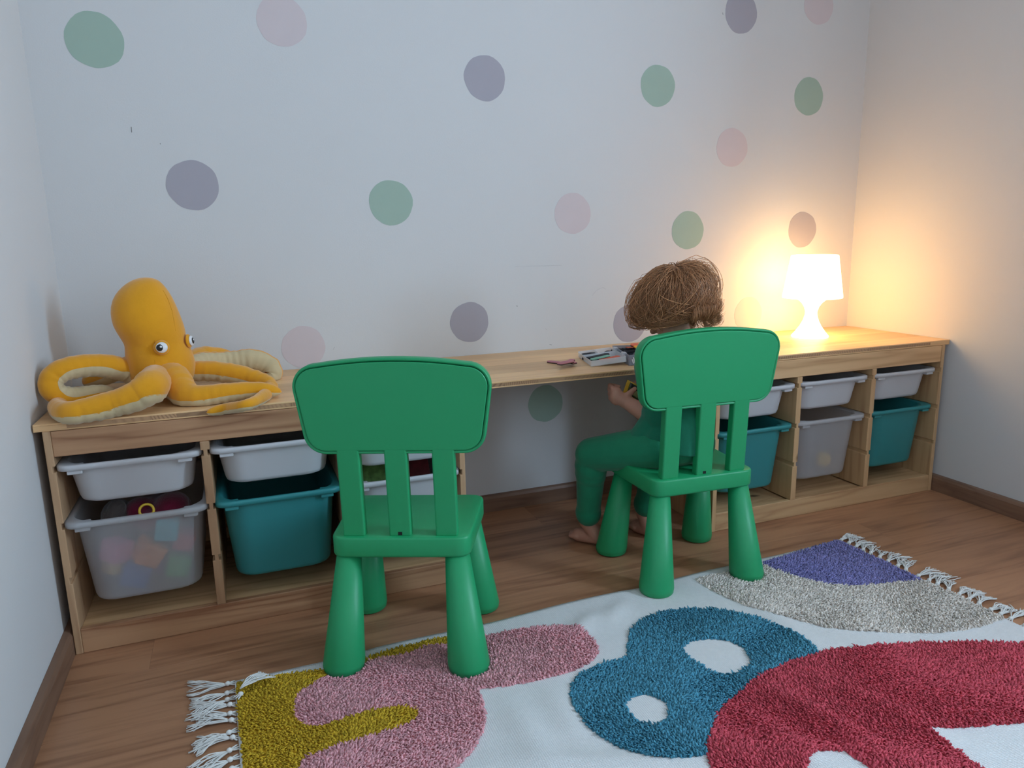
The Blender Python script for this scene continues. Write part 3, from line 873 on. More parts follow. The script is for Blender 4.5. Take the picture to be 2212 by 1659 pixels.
# clothes
mb = MB()
ell(mb, (1.494, -.602, .385), (.100, .081, .060))
ell(mb, (1.494, -.596, .435), (.093, .079, .078))
ell(mb, (1.497, -.591, .520), (.090, .070, .082))
cap(mb, shL, .043, shR, .043)
cap(mb, shL, .043, Vector(shL).lerp(Vector(elL), .62), .041, flat1=True)
cap(mb, shR, .044, Vector(shR).lerp(Vector(elR), .80), .043, flat1=True)
cap(mb, (1.443, -.585, .40), .050, (1.418, -.560, .352), .046, flat1=True)
cap(mb, (1.50, -.63, .42), .075, (1.50, -.632, .345), .074, flat1=True)
ell(mb, (1.572, -.605, .400), (.035, .040, .045)); ell(mb, (1.585, -.602, .455), (.028, .035, .04))
fuse('shirt', mb, M['shirt'], ch, .004, 5)
mb = MB()
ell(mb, (1.496, -.608, .360), (.096, .080, .062))
for hip, kn, an in ((hipL, kneL, ankL), (hipR, kneR, ankR)):
    cap(mb, hip, .062, kn, .0485)
    kv, av = Vector(kn), Vector(an)
    cap(mb, kv, .047, kv.lerp(av, .55), .0385)
    cap(mb, kv.lerp(av, .55), .0385, kv.lerp(av, .93), .034, flat1=True)
    for t_, dr in ((.16, .0035), (.26, .0025), (.86, .0025)):      # fold rings
        c_ = kv.lerp(av, t_); cap(mb, c_ + Vector((0, 0, .004)), .0465 - .012 * t_ + dr, c_ - Vector((0, 0, .004)), .0462 - .012 * t_ + dr)
fuse('trousers', mb, M['pants'], ch, .004, 4)

# hair: a cap and loose strands combed from the crown
rx = Vector((.103, .078, .082))
hc0 = hp(-.010, 0, .012)
crown = Vector((-.50, .15, .85)).normalized()
mb = MB()
nn, kk = 28, 14
Vc, Fc = [], []
pol = HM @ crown
tmp = loft([[Vector((math.sin(a) * math.cos(2 * PI * j / nn), math.sin(a) * math.sin(2 * PI * j / nn), math.cos(a))) for j in range(nn)] for a in np.linspace(.02, 1.75, kk)], True, False)
qz = Vector((0, 0, 1)).rotation_difference(crown).to_matrix()
Vh = []
for v in tmp[0]:
    w_ = qz @ Vector(v)
    Vh.append(hc0 + hf * (w_.x * rx.x) + hl * (w_.y * rx.y) + hu * (w_.z * rx.z))
ht = obj('hair', new_mesh('hair', Vh, [f[::-1] for f in tmp[1]], True), M['hair'], ch, True)
strands = MB()
wrt = HM.transposed() @ Vector((.93, -.36, 0))
gdn = HM.transposed() @ Vector((0, 0, -1))
NS = 4200
for i in range(NS):
    while True:
        d = Vector(rng.normal(size=3)).normalized()
        if d.dot(crown) > -.12 and not (d.x > .80 and d.z < .15): break
    lock = noise.noise(d * 3.2) * .5
    p = d.copy(); off = .003 + .010 * random.random() + (random.uniform(.004, .014) if i % 12 == 0 else 0)
    pts = []
    L_ = random.randint(14, 22)
    vel = None; nb_ = 0; stray = random.gauss(0, .16 if i % 12 else .5)
    curl = random.uniform(-.5, 1)
    for s in range(L_):
        k = 1 + off / .08 * min(1, s / 3)
        pos = hc0 + hf * (p.x * rx.x * k) + hl * (p.y * rx.y * k) + hu * (p.z * rx.z * k)
        away = (p - crown * p.dot(crown))
        away = away.normalized() if away.length > 1e-3 else Vector((1, 0, 0))
        side = p.cross(away).normalized()
        tdir = (away + gdn * .5 + side * (lock * 1.3 + stray + .16 * math.sin(i * 1.7 + s * .45)))
        tdir = (tdir - p * tdir.dot(p)).normalized()
        gz = -p.dot(gdn)
        low = gz < (-.36 if p.dot(wrt) > .30 else -.56 - .26 * max(0, min(1, (p.x + .1) / .5)))
        if low or vel is not None:
            if vel is None:
                vel = (pos - pts[-1]) if pts else Vector((0, 0, -.008))
                base = pos
            else:
                outw = (hl * p.y + hf * p.x); outw = outw.normalized() if outw.length > 1e-3 else hf
                flip = 1.3 if p.dot(wrt) > .30 else .25
                nb_ += 1
                ang_ = nb_ * .42 * (.5 + .5 * curl) * flip
                vel = (Vector((0, 0, -1)) * math.cos(ang_) + outw * math.sin(ang_)) * .0062
                base = base + vel
                if base.z < .640: break
            pts.append(base.copy())
            if nb_ > (9 if p.dot(wrt) > .30 else 3): break
        else:
            pts.append(pos)
            p = (p + tdir * .115).normalized()
    if len(pts) < 4: continue
    r0 = random.uniform(.00045, .0010)
    V, F = tube(pts, [r0 * (1 - .6 * j / (len(pts) - 1)) for j in range(len(pts))], 3)
    strands.add(V, F)
rgt, upv = Vector((.93, -.36, 0)), Vector((0, 0, 1))
for cu, cv, rad_, n_ in ((1543, 688, .015, 70), (1530, 697, .011, 40), (1546, 668, .009, 25)):      # curls flicking out at the nape
    c_ = cy(cu, cv, -.60)
    for k in range(n_):
        rr_ = rad_ * random.uniform(.65, 1.12); cc = c_ + Vector((random.gauss(0, .003), random.gauss(0, .007), random.gauss(0, .003)))
        a0, a1 = math.radians(random.uniform(-215, -185)), math.radians(random.uniform(20, 130))
        st0 = cc + rgt * (rr_ * math.cos(a0) - .022) + upv * (rr_ * math.sin(a0) + .030)
        pts = [st0] + [cc + (rgt * math.cos(a0 + (a1 - a0) * j / 10) + upv * math.sin(a0 + (a1 - a0) * j / 10)) * rr_ for j in range(11)]
        r0 = random.uniform(.0004, .0008)
        V, F = tube(pts, [r0 * (1 - .5 * j / 11) for j in range(12)], 3); strands.add(V, F)
hs_ = obj('hair_strands', strands.mesh('hair_strands', True), M['hair'], ht)
hs_['kind'] = 'stuff'

# packet held in both hands
pk_ = thing('snack_packet', 'small yellow and dark green printed packet held by the child', 'packet', cy(1366, 845, -.452))
TL, BL_, BR_, TR_ = cy(1356.3, 819.8, -.446), cy(1344, 850, -.450), cy(1391, 884, -.462), cy(1400, 846, -.456)
nrm = (TR_ - TL).cross(BL_ - TL).normalized()
if nrm.y > 0: nrm = -nrm
def patch(name, u0, u1, v0, v1, off, mat, par, th=.0012, world_=True):
    g = []
    n = 6
    for lay in (off, off - th):
        for a in range(n + 1):
            for b in range(n + 1):
                u = u0 + (u1 - u0) * a / n; v = v0 + (v1 - v0) * b / n
                p = TL.lerp(TR_, u).lerp(BL_.lerp(BR_, u), v)
                g.append(p + nrm * (lay + .004 * math.sin(PI * u) - .002 * math.cos(3 * v)))
    F = []
    m_ = (n + 1) ** 2
    for a in range(n):
        for b in range(n):
            i = a * (n + 1) + b
            F += [(i, i + 1, i + n + 2, i + n + 1), (m_ + i, m_ + i + n + 1, m_ + i + n + 2, m_ + i + 1)]
    rim = [a * (n + 1) for a in range(n + 1)] + [n * (n + 1) + b for b in range(1, n + 1)] + [a * (n + 1) + n for a in range(n - 1, -1, -1)] + [b for b in range(n - 1, 0, -1)]
    for j in range(len(rim)):
        a, b = rim[j], rim[(j + 1) % len(rim)]
        F.append((a, b, m_ + b, m_ + a))
    return obj(name, new_mesh(name, g, F, True), mat, par, world_)
M['olive'] = plain('olive_print', (0.10, 0.105, 0.035), 0.35, 0.5, .3, 90)
M['pale_print'] = plain('pale_yellow_print', (0.55, 0.48, 0.22), 0.4, .5, .1, 60)
M['dark_print'] = plain('dark_print', (0.03, 0.028, 0.022), 0.35, .5, .3, 120)
pb = patch('film', 0, 1, 0, 1, 0, M['olive'], pk_)
for n_, u0, u1, v0, v1, m_ in (('yellow_edge', 0, .14, .01, .99, M['gold']), ('yellow_edge', .14, .99, .0, .07, M['gold']), ('print_panel', .18, .62, .10, .34, M['dark_print']), ('print_panel', .30, .60, .36, .72, M['pale_print']), ('print_panel', .62, .95, .45, .95, M['dark_print'])):
    patch(n_, u0, u1, v0, v1, .0004, m_, pb, .0003, False)

# ------------------------------------------------------------------ plastic case with magnetic pieces
def poly_prism(name, pts, z0, z1, mat, par, bev=0):
    V, F = loft([[(x, y, z0) for x, y in pts], [(x, y, z1) for x, y in pts]])
    return obj(name, new_mesh(name, V, F), mat, par, bevel=bev)
CA = math.atan2(.25, .97)
cs = thing('plastic_case', 'open clear plastic case full of foam magnet pieces on the desk', 'case', (1.363, -.365, TOP + .0005), -CA)
LW, LL = .105, .178
def tray(name, x0, x1, y0, y1, h, t, mat, par, extra=()):
    return obj(name, boxes_me(name, [(x0, x1, y0, y1, 0, t), (x0, x0 + t, y0, y1, t, h), (x1 - t, x1, y0, y1, t, h), (x0 + t, x1 - t, y0, y0 + t, t, h), (x0 + t, x1 - t, y1 - t, y1, t, h)] + list(extra)), mat, par, bevel=.0008)
lid = tray('lid', 0, LW, 0, LL, .017, .0016, M['case'], cs)
for ex in ((.0016, LW - .0016, .112, .1136, .0016, .016), (.072, .0736, .0016, .03, .0016, .010), (.050, .0516, .1136, LL - .0016, .0016, .016)):
    obj('partition', box_me('partition', *ex), M['case'], lid)
lid.rotation_euler = (0, -.10, 0)
base = tray('tray_base', LW + .004, LW + .19, -.006, LL + .004, .031, .0018, M['case_dk'], cs)
for a in (.03, .13): obj('hinge', box_me('hinge', LW - .004, LW + .008, a, a + .02, .012, .032), M['case'], cs)
for k, (xx, hh) in enumerate(((.016, .6), (.021, .9), (.026, 1), (.034, .5), (.040, 1), (.048, 1), (.054, .8))):   # slanted white lettering on the front side
    V = [(LW + xx, -.0066, .006), (LW + xx + .0035, -.0066, .006), (LW + xx + .0035 - .006 * hh, -.0066, .006 + .020 * hh), (LW + xx - .006 * hh, -.0066, .006 + .020 * hh)]
    V2 = [(x, y - .0003, z) for x, y, z in V]
    Vv, Fv = loft([V, V2]); obj('lettering', new_mesh('lettering', Vv, Fv), M['white'], base)
FC = {}
def foam(name, col):
    FC[name] = plain(name + '_foam', col, .75, .2)
foam('pink', (.62, .26, .30)); foam('mint', (.28, .56, .42)); foam('coral', (.72, .16, .09)); foam('amber', (.80, .38, .04)); foam('rose', (.66, .36, .36)); foam('slate', (.05, .05, .055)); foam('green', (.12, .3, .1))
def stadium(l, w, k=6):
    return rrect(l, w, w / 2 * .8, k)
def letter_pts(kind, s):
    if kind == 'bar': return stadium(s, s * .3)
    if kind == 'L': return [(0, 0), (s, 0), (s, s * .32), (s * .32, s * .32), (s * .32, s), (0, s)]
    if kind == 'Y': return [(0, 0), (s * .3, 0), (s * .5, s * .35), (s * .9, s * .2), (s, s * .45), (s * .6, s * .62), (s * .55, s), (s * .25, s), (s * .25, s * .5)]
    if kind == 'arch': return [(-.5 * s, 0), (-.5 * s, .25 * s), (-.3 * s, .5 * s), (0, .6 * s), (.3 * s, .5 * s), (.5 * s, .25 * s), (.5 * s, 0), (.2 * s, 0), (.15 * s, .2 * s), (0, .28 * s), (-.15 * s, .2 * s), (-.2 * s, 0)]
GM = 'foam magnet pieces around the plastic case'
def magnet(pos, rot, kind, s, col, label, tilt=(0, 0)):
    t = thing('foam_magnet', label, 'magnet', pos, 0, GM)
    t.rotation_euler = (tilt[0], tilt[1], rot)
    P = letter_pts(kind, s)
    poly_prism('magnet_back', P, 0, .0022, M['black'], t)
    poly_prism('foam_face', P, .0022, .0052, FC[col], t, .0004)
p1 = cz(1201, 785, TOP)
magnet((p1.x, p1.y, TOP + .0003), -1.05, 'bar', .060, 'pink', 'pink foam stick lying under another pink piece on bare desk')
p1 = cz(1216, 791, TOP)
magnet((p1.x - .012, p1.y + .012, TOP + .0060), -1.0, 'Y', .052, 'pink', 'pink foam branching piece lying on top of a pink stick', (.06, 0))
p1 = cz(1222, 795, TOP)
magnet((p1.x, p1.y, TOP + .0125), .45, 'bar', .064, 'pink', 'pink foam stick lying uppermost on the loose pink pile', (0, .02))
cm = Matrix.Translation(cs.location) @ Matrix.Rotation(-CA, 4, 'Z')
def incase(x, y, z): return tuple(cm @ Vector((x, y, z)))
def inlid(x, y, z=.0022):
    x *= .78; y *= .70
    return incase(x * math.cos(.10), y, z + .1 * x)
magnet(inlid(.050, .098, .012), .25 - CA, 'bar', .068, 'slate', 'black foam bar lying behind the mint one in the case lid', (0, -.12))
magnet(inlid(.050, .072, .010), .28 - CA, 'bar', .062, 'mint', 'mint green foam bar in the case lid', (0, -.12))
magnet(inlid(.082, .052, .006), .35 - CA, 'bar', .070, 'coral', 'coral red foam bar in the case lid', (0, -.10))
magnet(inlid(.085, .022, .004), .30 - CA, 'bar', .045, 'rose', 'pale rose foam stick by the front edge of the case lid', (0, -.10))
magnet(inlid(.112, .040, .005), .50 - CA, 'bar', .030, 'rose', 'short pale rose foam stub by the lid hinge', (0, -.10))
magnet(inlid(.030, .170, .004), .6 - CA, 'bar', .060, 'slate', 'black foam bar behind the lid partition', (0, -.10))
magnet(inlid(.035, .215, .004), .2 - CA, 'arch', .050, 'slate', 'black foam arch at the back of the case lid', (0, -.10))
magnet(inlid(.100, .200, .004), .9 - CA, 'bar', .050, 'slate', 'black foam bar in the rear hinge corner of the lid', (0, -.10))
p1 = cz(1328, 757, TOP + .012)
magnet(incase(LW + .030, .165, .012), -.15, 'bar', .075, 'slate', 'wide black foam block leaning at the back of the case', (1.25, 0))
magnet(incase(LW + .05, .14, .022), .4, 'bar', .07, 'slate', 'black foam bar across the back of the deep case half', (.1, .1))
magnet(incase(LW + .06, .105, .024), -.3, 'bar', .08, 'slate', 'black foam bar heaped in the middle of the deep case half', (.1, -.1))
magnet(incase(LW + .085, .085, .028), .5, 'arch', .07, 'amber', 'amber yellow foam arch heaped on the case', (.15, .1))
magnet(incase(LW + .085, .125, .030), .1, 'arch', .07, 'coral', 'coral foam arch behind the amber arch in the case', (.1, .1))
magnet(incase(LW + .045, .115, .030), .2, 'bar', .04, 'coral', 'small coral foam stub on the black bars in the case', (0, .1))
magnet(incase(LW + .04, .035, .006), .5, 'arch', .05, 'coral', 'coral foam arch low inside the front of the case', (0, 0))
magnet(incase(LW + .10, .04, .010), .9, 'bar', .07, 'slate', 'black foam bar low inside the front of the case', (0, 0))

# ------------------------------------------------------------------ toys in the bins
def toy(name, mb_or_me, mat, label, cat, group=None, bev=0):
    me = mb_or_me
    o = obj(name, me, mat, None, bevel=bev)
    return tag(o, label, cat, group)
def place(o, loc, rot=(0, 0, 0)): o.location = loc; o.rotation_euler = rot; return o
c0 = (colsA[0][0] + colsA[0][1]) / 2
GT = 'toys heaped in the cloudy clear bin'
tc_ = {k: plain(k + '_toy_plastic', c, .4) for k, c in dict(orange=(.80, .25, .03), tgreen=(.06, .42, .10), tpink=(.7, .2, .35), tblue=(.03, .16, .5), cyan=(.05, .5, .6), tred=(.6, .05, .05), violet=(.3, .12, .45), yellow=(.85, .55, .04)).items()}
def cube(s): return box_me('block', -s / 2, s / 2, -s / 2, s / 2, -s / 2, s / 2)
bin_y = UF - .010 + .066
place(toy('toy_block', cube(.055), tc_['orange'], 'orange toy block against the front of the cloudy bin', 'toy', GT, .004), (c0 + .005, bin_y + .010, .195), (.3, .6, .5))
place(toy('toy_block', cube(.05), tc_['tgreen'], 'green toy block low in the cloudy bin', 'toy', GT, .004), (c0 + .062, bin_y + .018, .150), (.1, .3, .2))
place(toy('toy_block', cube(.05), tc_['tpink'], 'pink toy block at the left of the cloudy bin', 'toy', GT, .004), (c0 - .060, bin_y + .006, .212), (.2, .2, .9))
place(toy('toy_block', cube(.06), tc_['tblue'], 'dark blue toy block low in the cloudy bin', 'toy', GT, .004), (c0 - .032, bin_y + .030, .142), (0, .4, .2))
place(toy('toy_block', cube(.05), tc_['cyan'], 'cyan toy block high in the cloudy bin', 'toy', GT, .004), (c0 + .048, bin_y + .016, .246), (.2, .2, .1))
place(toy('toy_block', cube(.045), tc_['tred'], 'red toy block by the side wall of the cloudy bin', 'toy', GT, .004), (c0 + .080, bin_y + .030, .205), (.2, .4, .1))
place(toy('toy_block', cube(.045), tc_['violet'], 'violet toy block on the floor of the cloudy bin', 'toy', GT, .004), (c0 + .020, bin_y + .085, .134), (.0, .0, .5))
place(toy('toy_block', cube(.045), tc_['yellow'], 'amber toy block by the left wall of the cloudy bin', 'toy', GT, .004), (c0 - .072, bin_y + .045, .165), (.0, .3, .5))
M['maroon'] = plain('maroon_plush', (.16, .010, .035), .9, .1, .2, 40, .6, 200, sheen=.4)
M['greyplush'] = plain('grey_plush', (.10, .085, .08), .9, .1, .2, 40, .6, 200, sheen=.4)
def lump(name, parts, mat, label, cat, group=GT):
    m_ = MB()
    for c, r in parts: ell(m_, c, r)
    o = obj(name, m_.mesh(name), mat)
    r_ = o.modifiers.new('remesh', 'REMESH'); r_.mode = 'VOXEL'; r_.voxel_size = .005; r_.use_smooth_shade = True
    s_ = o.modifiers.new('smooth', 'SMOOTH'); s_.iterations = 4
    return tag(o, label, cat, group)
lump('plush_toy', [((c0 + .03, -.30, .262), (.072, .10, .04)), ((c0 + .06, -.34, .285), (.04, .05, .03)), ((c0 - .01, -.33, .28), (.035, .04, .03))], M['maroon'], 'maroon plush heap on top in the cloudy bin', 'plush toy')
lump('plush_toy', [((c0 - .062, -.32, .270), (.035, .055, .038)), ((c0 - .055, -.35, .298), (.020, .022, .020))], M['greyplush'], 'dark grey plush tucked beside the maroon heap in the cloudy bin', 'plush toy')
m_ = MB(); V, F = lathe([(.013, -.004), (.017, -.004), (.018, 0), (.017, .004), (.013, .004), (.012, 0), (.013, -.004)], 20, False, False); m_.add(V, F)
place(toy('toy_ring', m_.mesh('toy_ring'), tc_['yellow'], 'yellow toy ring near the front rim of the cloudy bin', 'toy', GT), (c0 + .012, -.398, .298), (1.1, 0, .2))
m_ = MB(); ell(m_, (0, 0, 0), (.027, .027, .027))
c1b = (colsB[1][0] + colsB[1][1]) / 2
place(toy('toy_ball', m_.mesh('toy_ball'), tc_['yellow'], 'yellow ball inside the deep white bin under the lamp', 'ball'), (c1b + .035, UF + .078, .150))
c2a = (colsA[2][0] + colsA[2][1]) / 2
def book(label, loc, rot, col, w=.16, h=.2, spine=(.5, .5, .5)):
    t = thing('picture_book', label, 'book', loc, 0, 'picture books in the deep white bin'); t.rotation_euler = rot
    obj('pages', box_me('pages', -w / 2 + .002, w / 2 - .003, -h / 2 + .003, h / 2 - .003, .0015, .0075), M['white'], t)
    for z in (0, .0075): obj('cover', box_me('cover', -w / 2, w / 2, -h / 2, h / 2, z, z + .0015), col, t)
    obj('spine', box_me('spine', -w / 2, -w / 2 + .0015, -h / 2, h / 2, .0015, .0075), col, t)
M['leafprint'] = plain('leafy_green_print', (.12, .22, .05), .4, .5, .45, 70)
M['redprint'] = plain('dark_red_print', (.16, .015, .02), .4, .5, .3, 60)
book('green leafy picture book leaning uppermost in the deep white bin', (c2a - .048, -.335, .218), (.92, 0, 0), M['leafprint'], .13, .235)
book('dark red picture book leaning beside the green one in the deep white bin', (c2a + .062, -.335, .218), (.92, 0, 0), M['redprint'], .075, .235)
book('white picture book leaning behind the green one in the deep white bin', (c2a + .0, -.318, .222), (.92, 0, 0), M['white'], .18, .235)

# ------------------------------------------------------------------ rug
O_ = Vector((.354, -.706, 0)); ux = Vector((1.679, .047, 0)).normalized(); uy = Vector((ux.y, -ux.x, 0))
RL_, RWd = 1.682, 1.16
rg = thing('rug', 'white woven rug with shaggy coloured shapes and tasselled ends on the floor', 'rug', O_ + ux * RL_ / 2 + uy * RWd / 2)
legs = []
for (px, py, th_) in ((.7420, -.6945, -.405), (1.5160, -.6150, -.065)):
    for lx, ly_ in ((-.1352, -.1064), (.1352, -.1064), (-.1414, .1526), (.1414, .1526)):
        legs.append((px + lx * math.cos(th_) - ly_ * math.sin(th_), py + lx * math.sin(th_) + ly_ * math.cos(th_)))
legs = np.array(legs)
ridges = [((1230, 1375), (1290, 1320), .006, .018), ((1310, 1345), (1345, 1300), .005, .016), ((1480, 1500), (1560, 1600), .004, .02), ((1640, 1480), (1960, 1659), .009, .022), ((1560, 1520), (1800, 1659), .007, .02),
          ((1100, 1520), (1180, 1640), .006, .022), ((1180, 1480), (1250, 1600), .004, .02), ((1590, 1270), (1780, 1400), .004, .02), ((1800, 1480), (2100, 1620), .006, .022), ((930, 1395), (1000, 1500), .006, .02), ((1060, 1640), (1560, 1650), .006, .018)]
RD_ = []
for a, b, h, w_ in ridges:
    A, B = cz(*a, .01), cz(*b, .01); RD_.append((np.array([A.x, A.y]), np.array([B.x, B.y]), h, w_))
def rugz(X, Yy):
    X = np.asarray(X, float); Yy = np.asarray(Yy, float)
    z = .0015 + .0018 * (np.sin(X * 9 + Yy * 5) * np.sin(Yy * 11 - X * 3) + 1) * .5
    for A, B, h, w_ in RD_:
        d = B - A; L2 = d @ d
        t = np.clip(((X - A[0]) * d[0] + (Yy - A[1]) * d[1]) / L2, 0, 1)
        qx, qy = X - A[0] - t * d[0], Yy - A[1] - t * d[1]
        z = z + 1.7 * h * np.exp(-(qx * qx + qy * qy) / (2 * w_ * w_)) * np.sin(PI * np.clip(t, .04, .96)) ** .5
    dl = np.min(np.hypot(X[..., None] - legs[:, 0], Yy[..., None] - legs[:, 1]), axis=-1)
    k = np.clip((dl - .045) / .05, 0, 1)
    return z * k + .0006
NX, NY = 170, 116
uu, vv = np.meshgrid(np.linspace(0, RL_, NX), np.linspace(0, RWd, NY), indexing='ij')
edge = .003 * np.sin(uu * 14) * np.exp(-vv / .05)
GX = O_.x + ux.x * uu + uy.x * (vv + edge); GY = O_.y + ux.y * uu + uy.y * (vv + edge)
GZ = rugz(GX, GY)
th_ = .0022
V = [(x, y, z + th_) for x, y, z in zip(GX.ravel(), GY.ravel(), GZ.ravel())] + [(x, y, max(z, .0003)) for x, y, z in zip(GX.ravel(), GY.ravel(), GZ.ravel())]
F = []
nv = NX * NY
for i in range(NX - 1):
    for j in range(NY - 1):
        a = i * NY + j
        F.append((a, a + 1, a + NY + 1, a + NY)); F.append((nv + a, nv + a + NY, nv + a + NY + 1, nv + a + 1))
rim = [i * NY for i in range(NX)] + [(NX - 1) * NY + j for j in range(1, NY)] + [i * NY + NY - 1 for i in range(NX - 2, -1, -1)] + [j for j in range(NY - 2, 0, -1)]
for k in range(len(rim)):
    a, b = rim[k], rim[(k + 1) % len(rim)]; F.append((a, b, nv + b, nv + a))
cl = M['cloth']
N_, L_ = cl.node_tree.nodes, cl.node_tree.links
tcn = N_.new('ShaderNodeTexCoord'); wv = N_.new('ShaderNodeTexWave'); wv.inputs['Scale'].default_value = 75; wv.bands_direction = 'X'; wv.inputs['Distortion'].default_value = 1.2; wv.inputs['Detail Scale'].default_value = 4
w2 = N_.new('ShaderNodeTexWave'); w2.inputs['Scale'].default_value = 110; w2.bands_direction = 'Y'; w2.inputs['Distortion'].default_value = 1.0
L_.new(tcn.outputs['Object'], wv.inputs['Vector']); L_.new(tcn.outputs['Object'], w2.inputs['Vector'])
mm = N_.new('ShaderNodeMath'); mm.operation = 'MULTIPLY'; L_.new(wv.outputs['Fac'], mm.inputs[0]); L_.new(w2.outputs['Fac'], mm.inputs[1])
bp = N_.new('ShaderNodeBump'); bp.inputs['Strength'].default_value = .55; bp.inputs['Distance'].default_value = .0015
L_.new(mm.outputs[0], bp.inputs['Height']); L_.new(bp.outputs['Normal'], N_['Principled BSDF'].inputs['Normal'])
obj('woven_ground', new_mesh('woven_ground', V, F, True), cl, rg, True)

def wpoly(zpts, org, s, smooth=True):
    px = [(org[0] + u / s, org[1] + v / s) for u, v in zpts]
    W_ = [cz(u, v, .010) for u, v in px]
    return np.array([(p.x, p.y) for p in W_])
def inside(poly, X, Yy):
    r = np.zeros(len(X), bool); n = len(poly); j = n - 1
    for i in range(n):
        xi, yi = poly[i]; xj, yj = poly[j]
        c = ((yi > Yy) != (yj > Yy)) & (X < (xj - xi) * (Yy - yi) / (yj - yi + 1e-12) + xi)
        r ^= c; j = i
    return r
Zr = ((1200, 1130), 2.1858); Zl = ((380, 1130), 2.1686)
blue_red = [(1245, 605), (1120, 645), (1000, 700), (900, 770), (800, 850), (755, 900), (740, 960), (722, 1020), (715, 1085)]
blue = [(630, 395), (800, 405), (950, 440), (1080, 490), (1180, 545)] + blue_red + [(640, 1105), (540, 1115), (430, 1100), (320, 1060), (230, 1010), (150, 950), (95, 880), (65, 810), (75, 750), (120, 700), (200, 665), (270, 645), (335, 630), (340, 560), (355, 500), (400, 455), (500, 410)]
hole1 = [(600, 580), (640, 550), (720, 537), (810, 545), (890, 580), (925, 640), (915, 670), (860, 700), (800, 705), (740, 695), (670, 660), (615, 615)]
hole2 = [(330, 850), (360, 815), (410, 800), (470, 812), (525, 840), (538, 870), (530, 910), (490, 940), (440, 942), (385, 920), (350, 890)]
red = blue_red[::-1] + [(1350, 585), (1500, 570), (1700, 560), (1950, 555), (2212, 565), (2450, 600), (2700, 680), (2700, 900), (2212, 930), (2050, 945), (1900, 955), (1765, 970), (1850, 1040), (1950, 1110), (2080, 1200), (2300, 1350), (1750, 1400), (1560, 1230), (1490, 1156), (1440, 1120), (1370, 1075), (1300, 1065), (1240, 1075), (1200, 1110), (1185, 1160), (1190, 1250), (1210, 1400), (800, 1400), (735, 1156)]
vg = [(965, 185), (1060, 225), (1150, 255), (1280, 283), (1420, 293), (1560, 285), (1650, 275), (1745, 262)]
violet = vg + [(1640, 211), (1500, 146), (1340, 75), (1150, 131)]
grey = [(655, 258), (800, 223), (965, 185)] + vg[1:] + [(1850, 306), (1980, 362), (2130, 440), (2050, 470), (1950, 495), (1800, 510), (1600, 508), (1430, 498), (1280, 485), (1160, 455), (1030, 430), (900, 385), (800, 340), (700, 290)]
mp_ = [(1280, 570), (1180, 575), (1100, 605), (1000, 625), (920, 630), (820, 665), (720, 690), (650, 740), (590, 780), (560, 820), (555, 870), (570, 910), (610, 940), (660, 948), (720, 935), (830, 900), (920, 875), (1000, 860), (1080, 852), (1130, 865), (1140, 885), (1110, 920), (1040, 950), (950, 980), (850, 1010), (750, 1040), (660, 1070), (610, 1095), (585, 1120), (575, 1147), (570, 1200), (600, 1290)]
pink = mp_[::-1] + [(1330, 545), (1465, 520), (1560, 495), (1700, 480), (1810, 475), (1900, 500), (1970, 550), (1980, 600), (1940, 650), (1850, 690), (1700, 730), (1560, 755), (1420, 770), (1440, 830), (1455, 890), (1445, 950), (1410, 1020), (1370, 1080), (1310, 1140), (1280, 1200), (1200, 1330)]
mustard = mp_ + [(270, 1320), (285, 1147), (277, 1000), (272, 880), (276, 752), (400, 722), (560, 696), (720, 666), (900, 622), (1100, 565), (1340, 515), (1330, 545)]
allp = {}
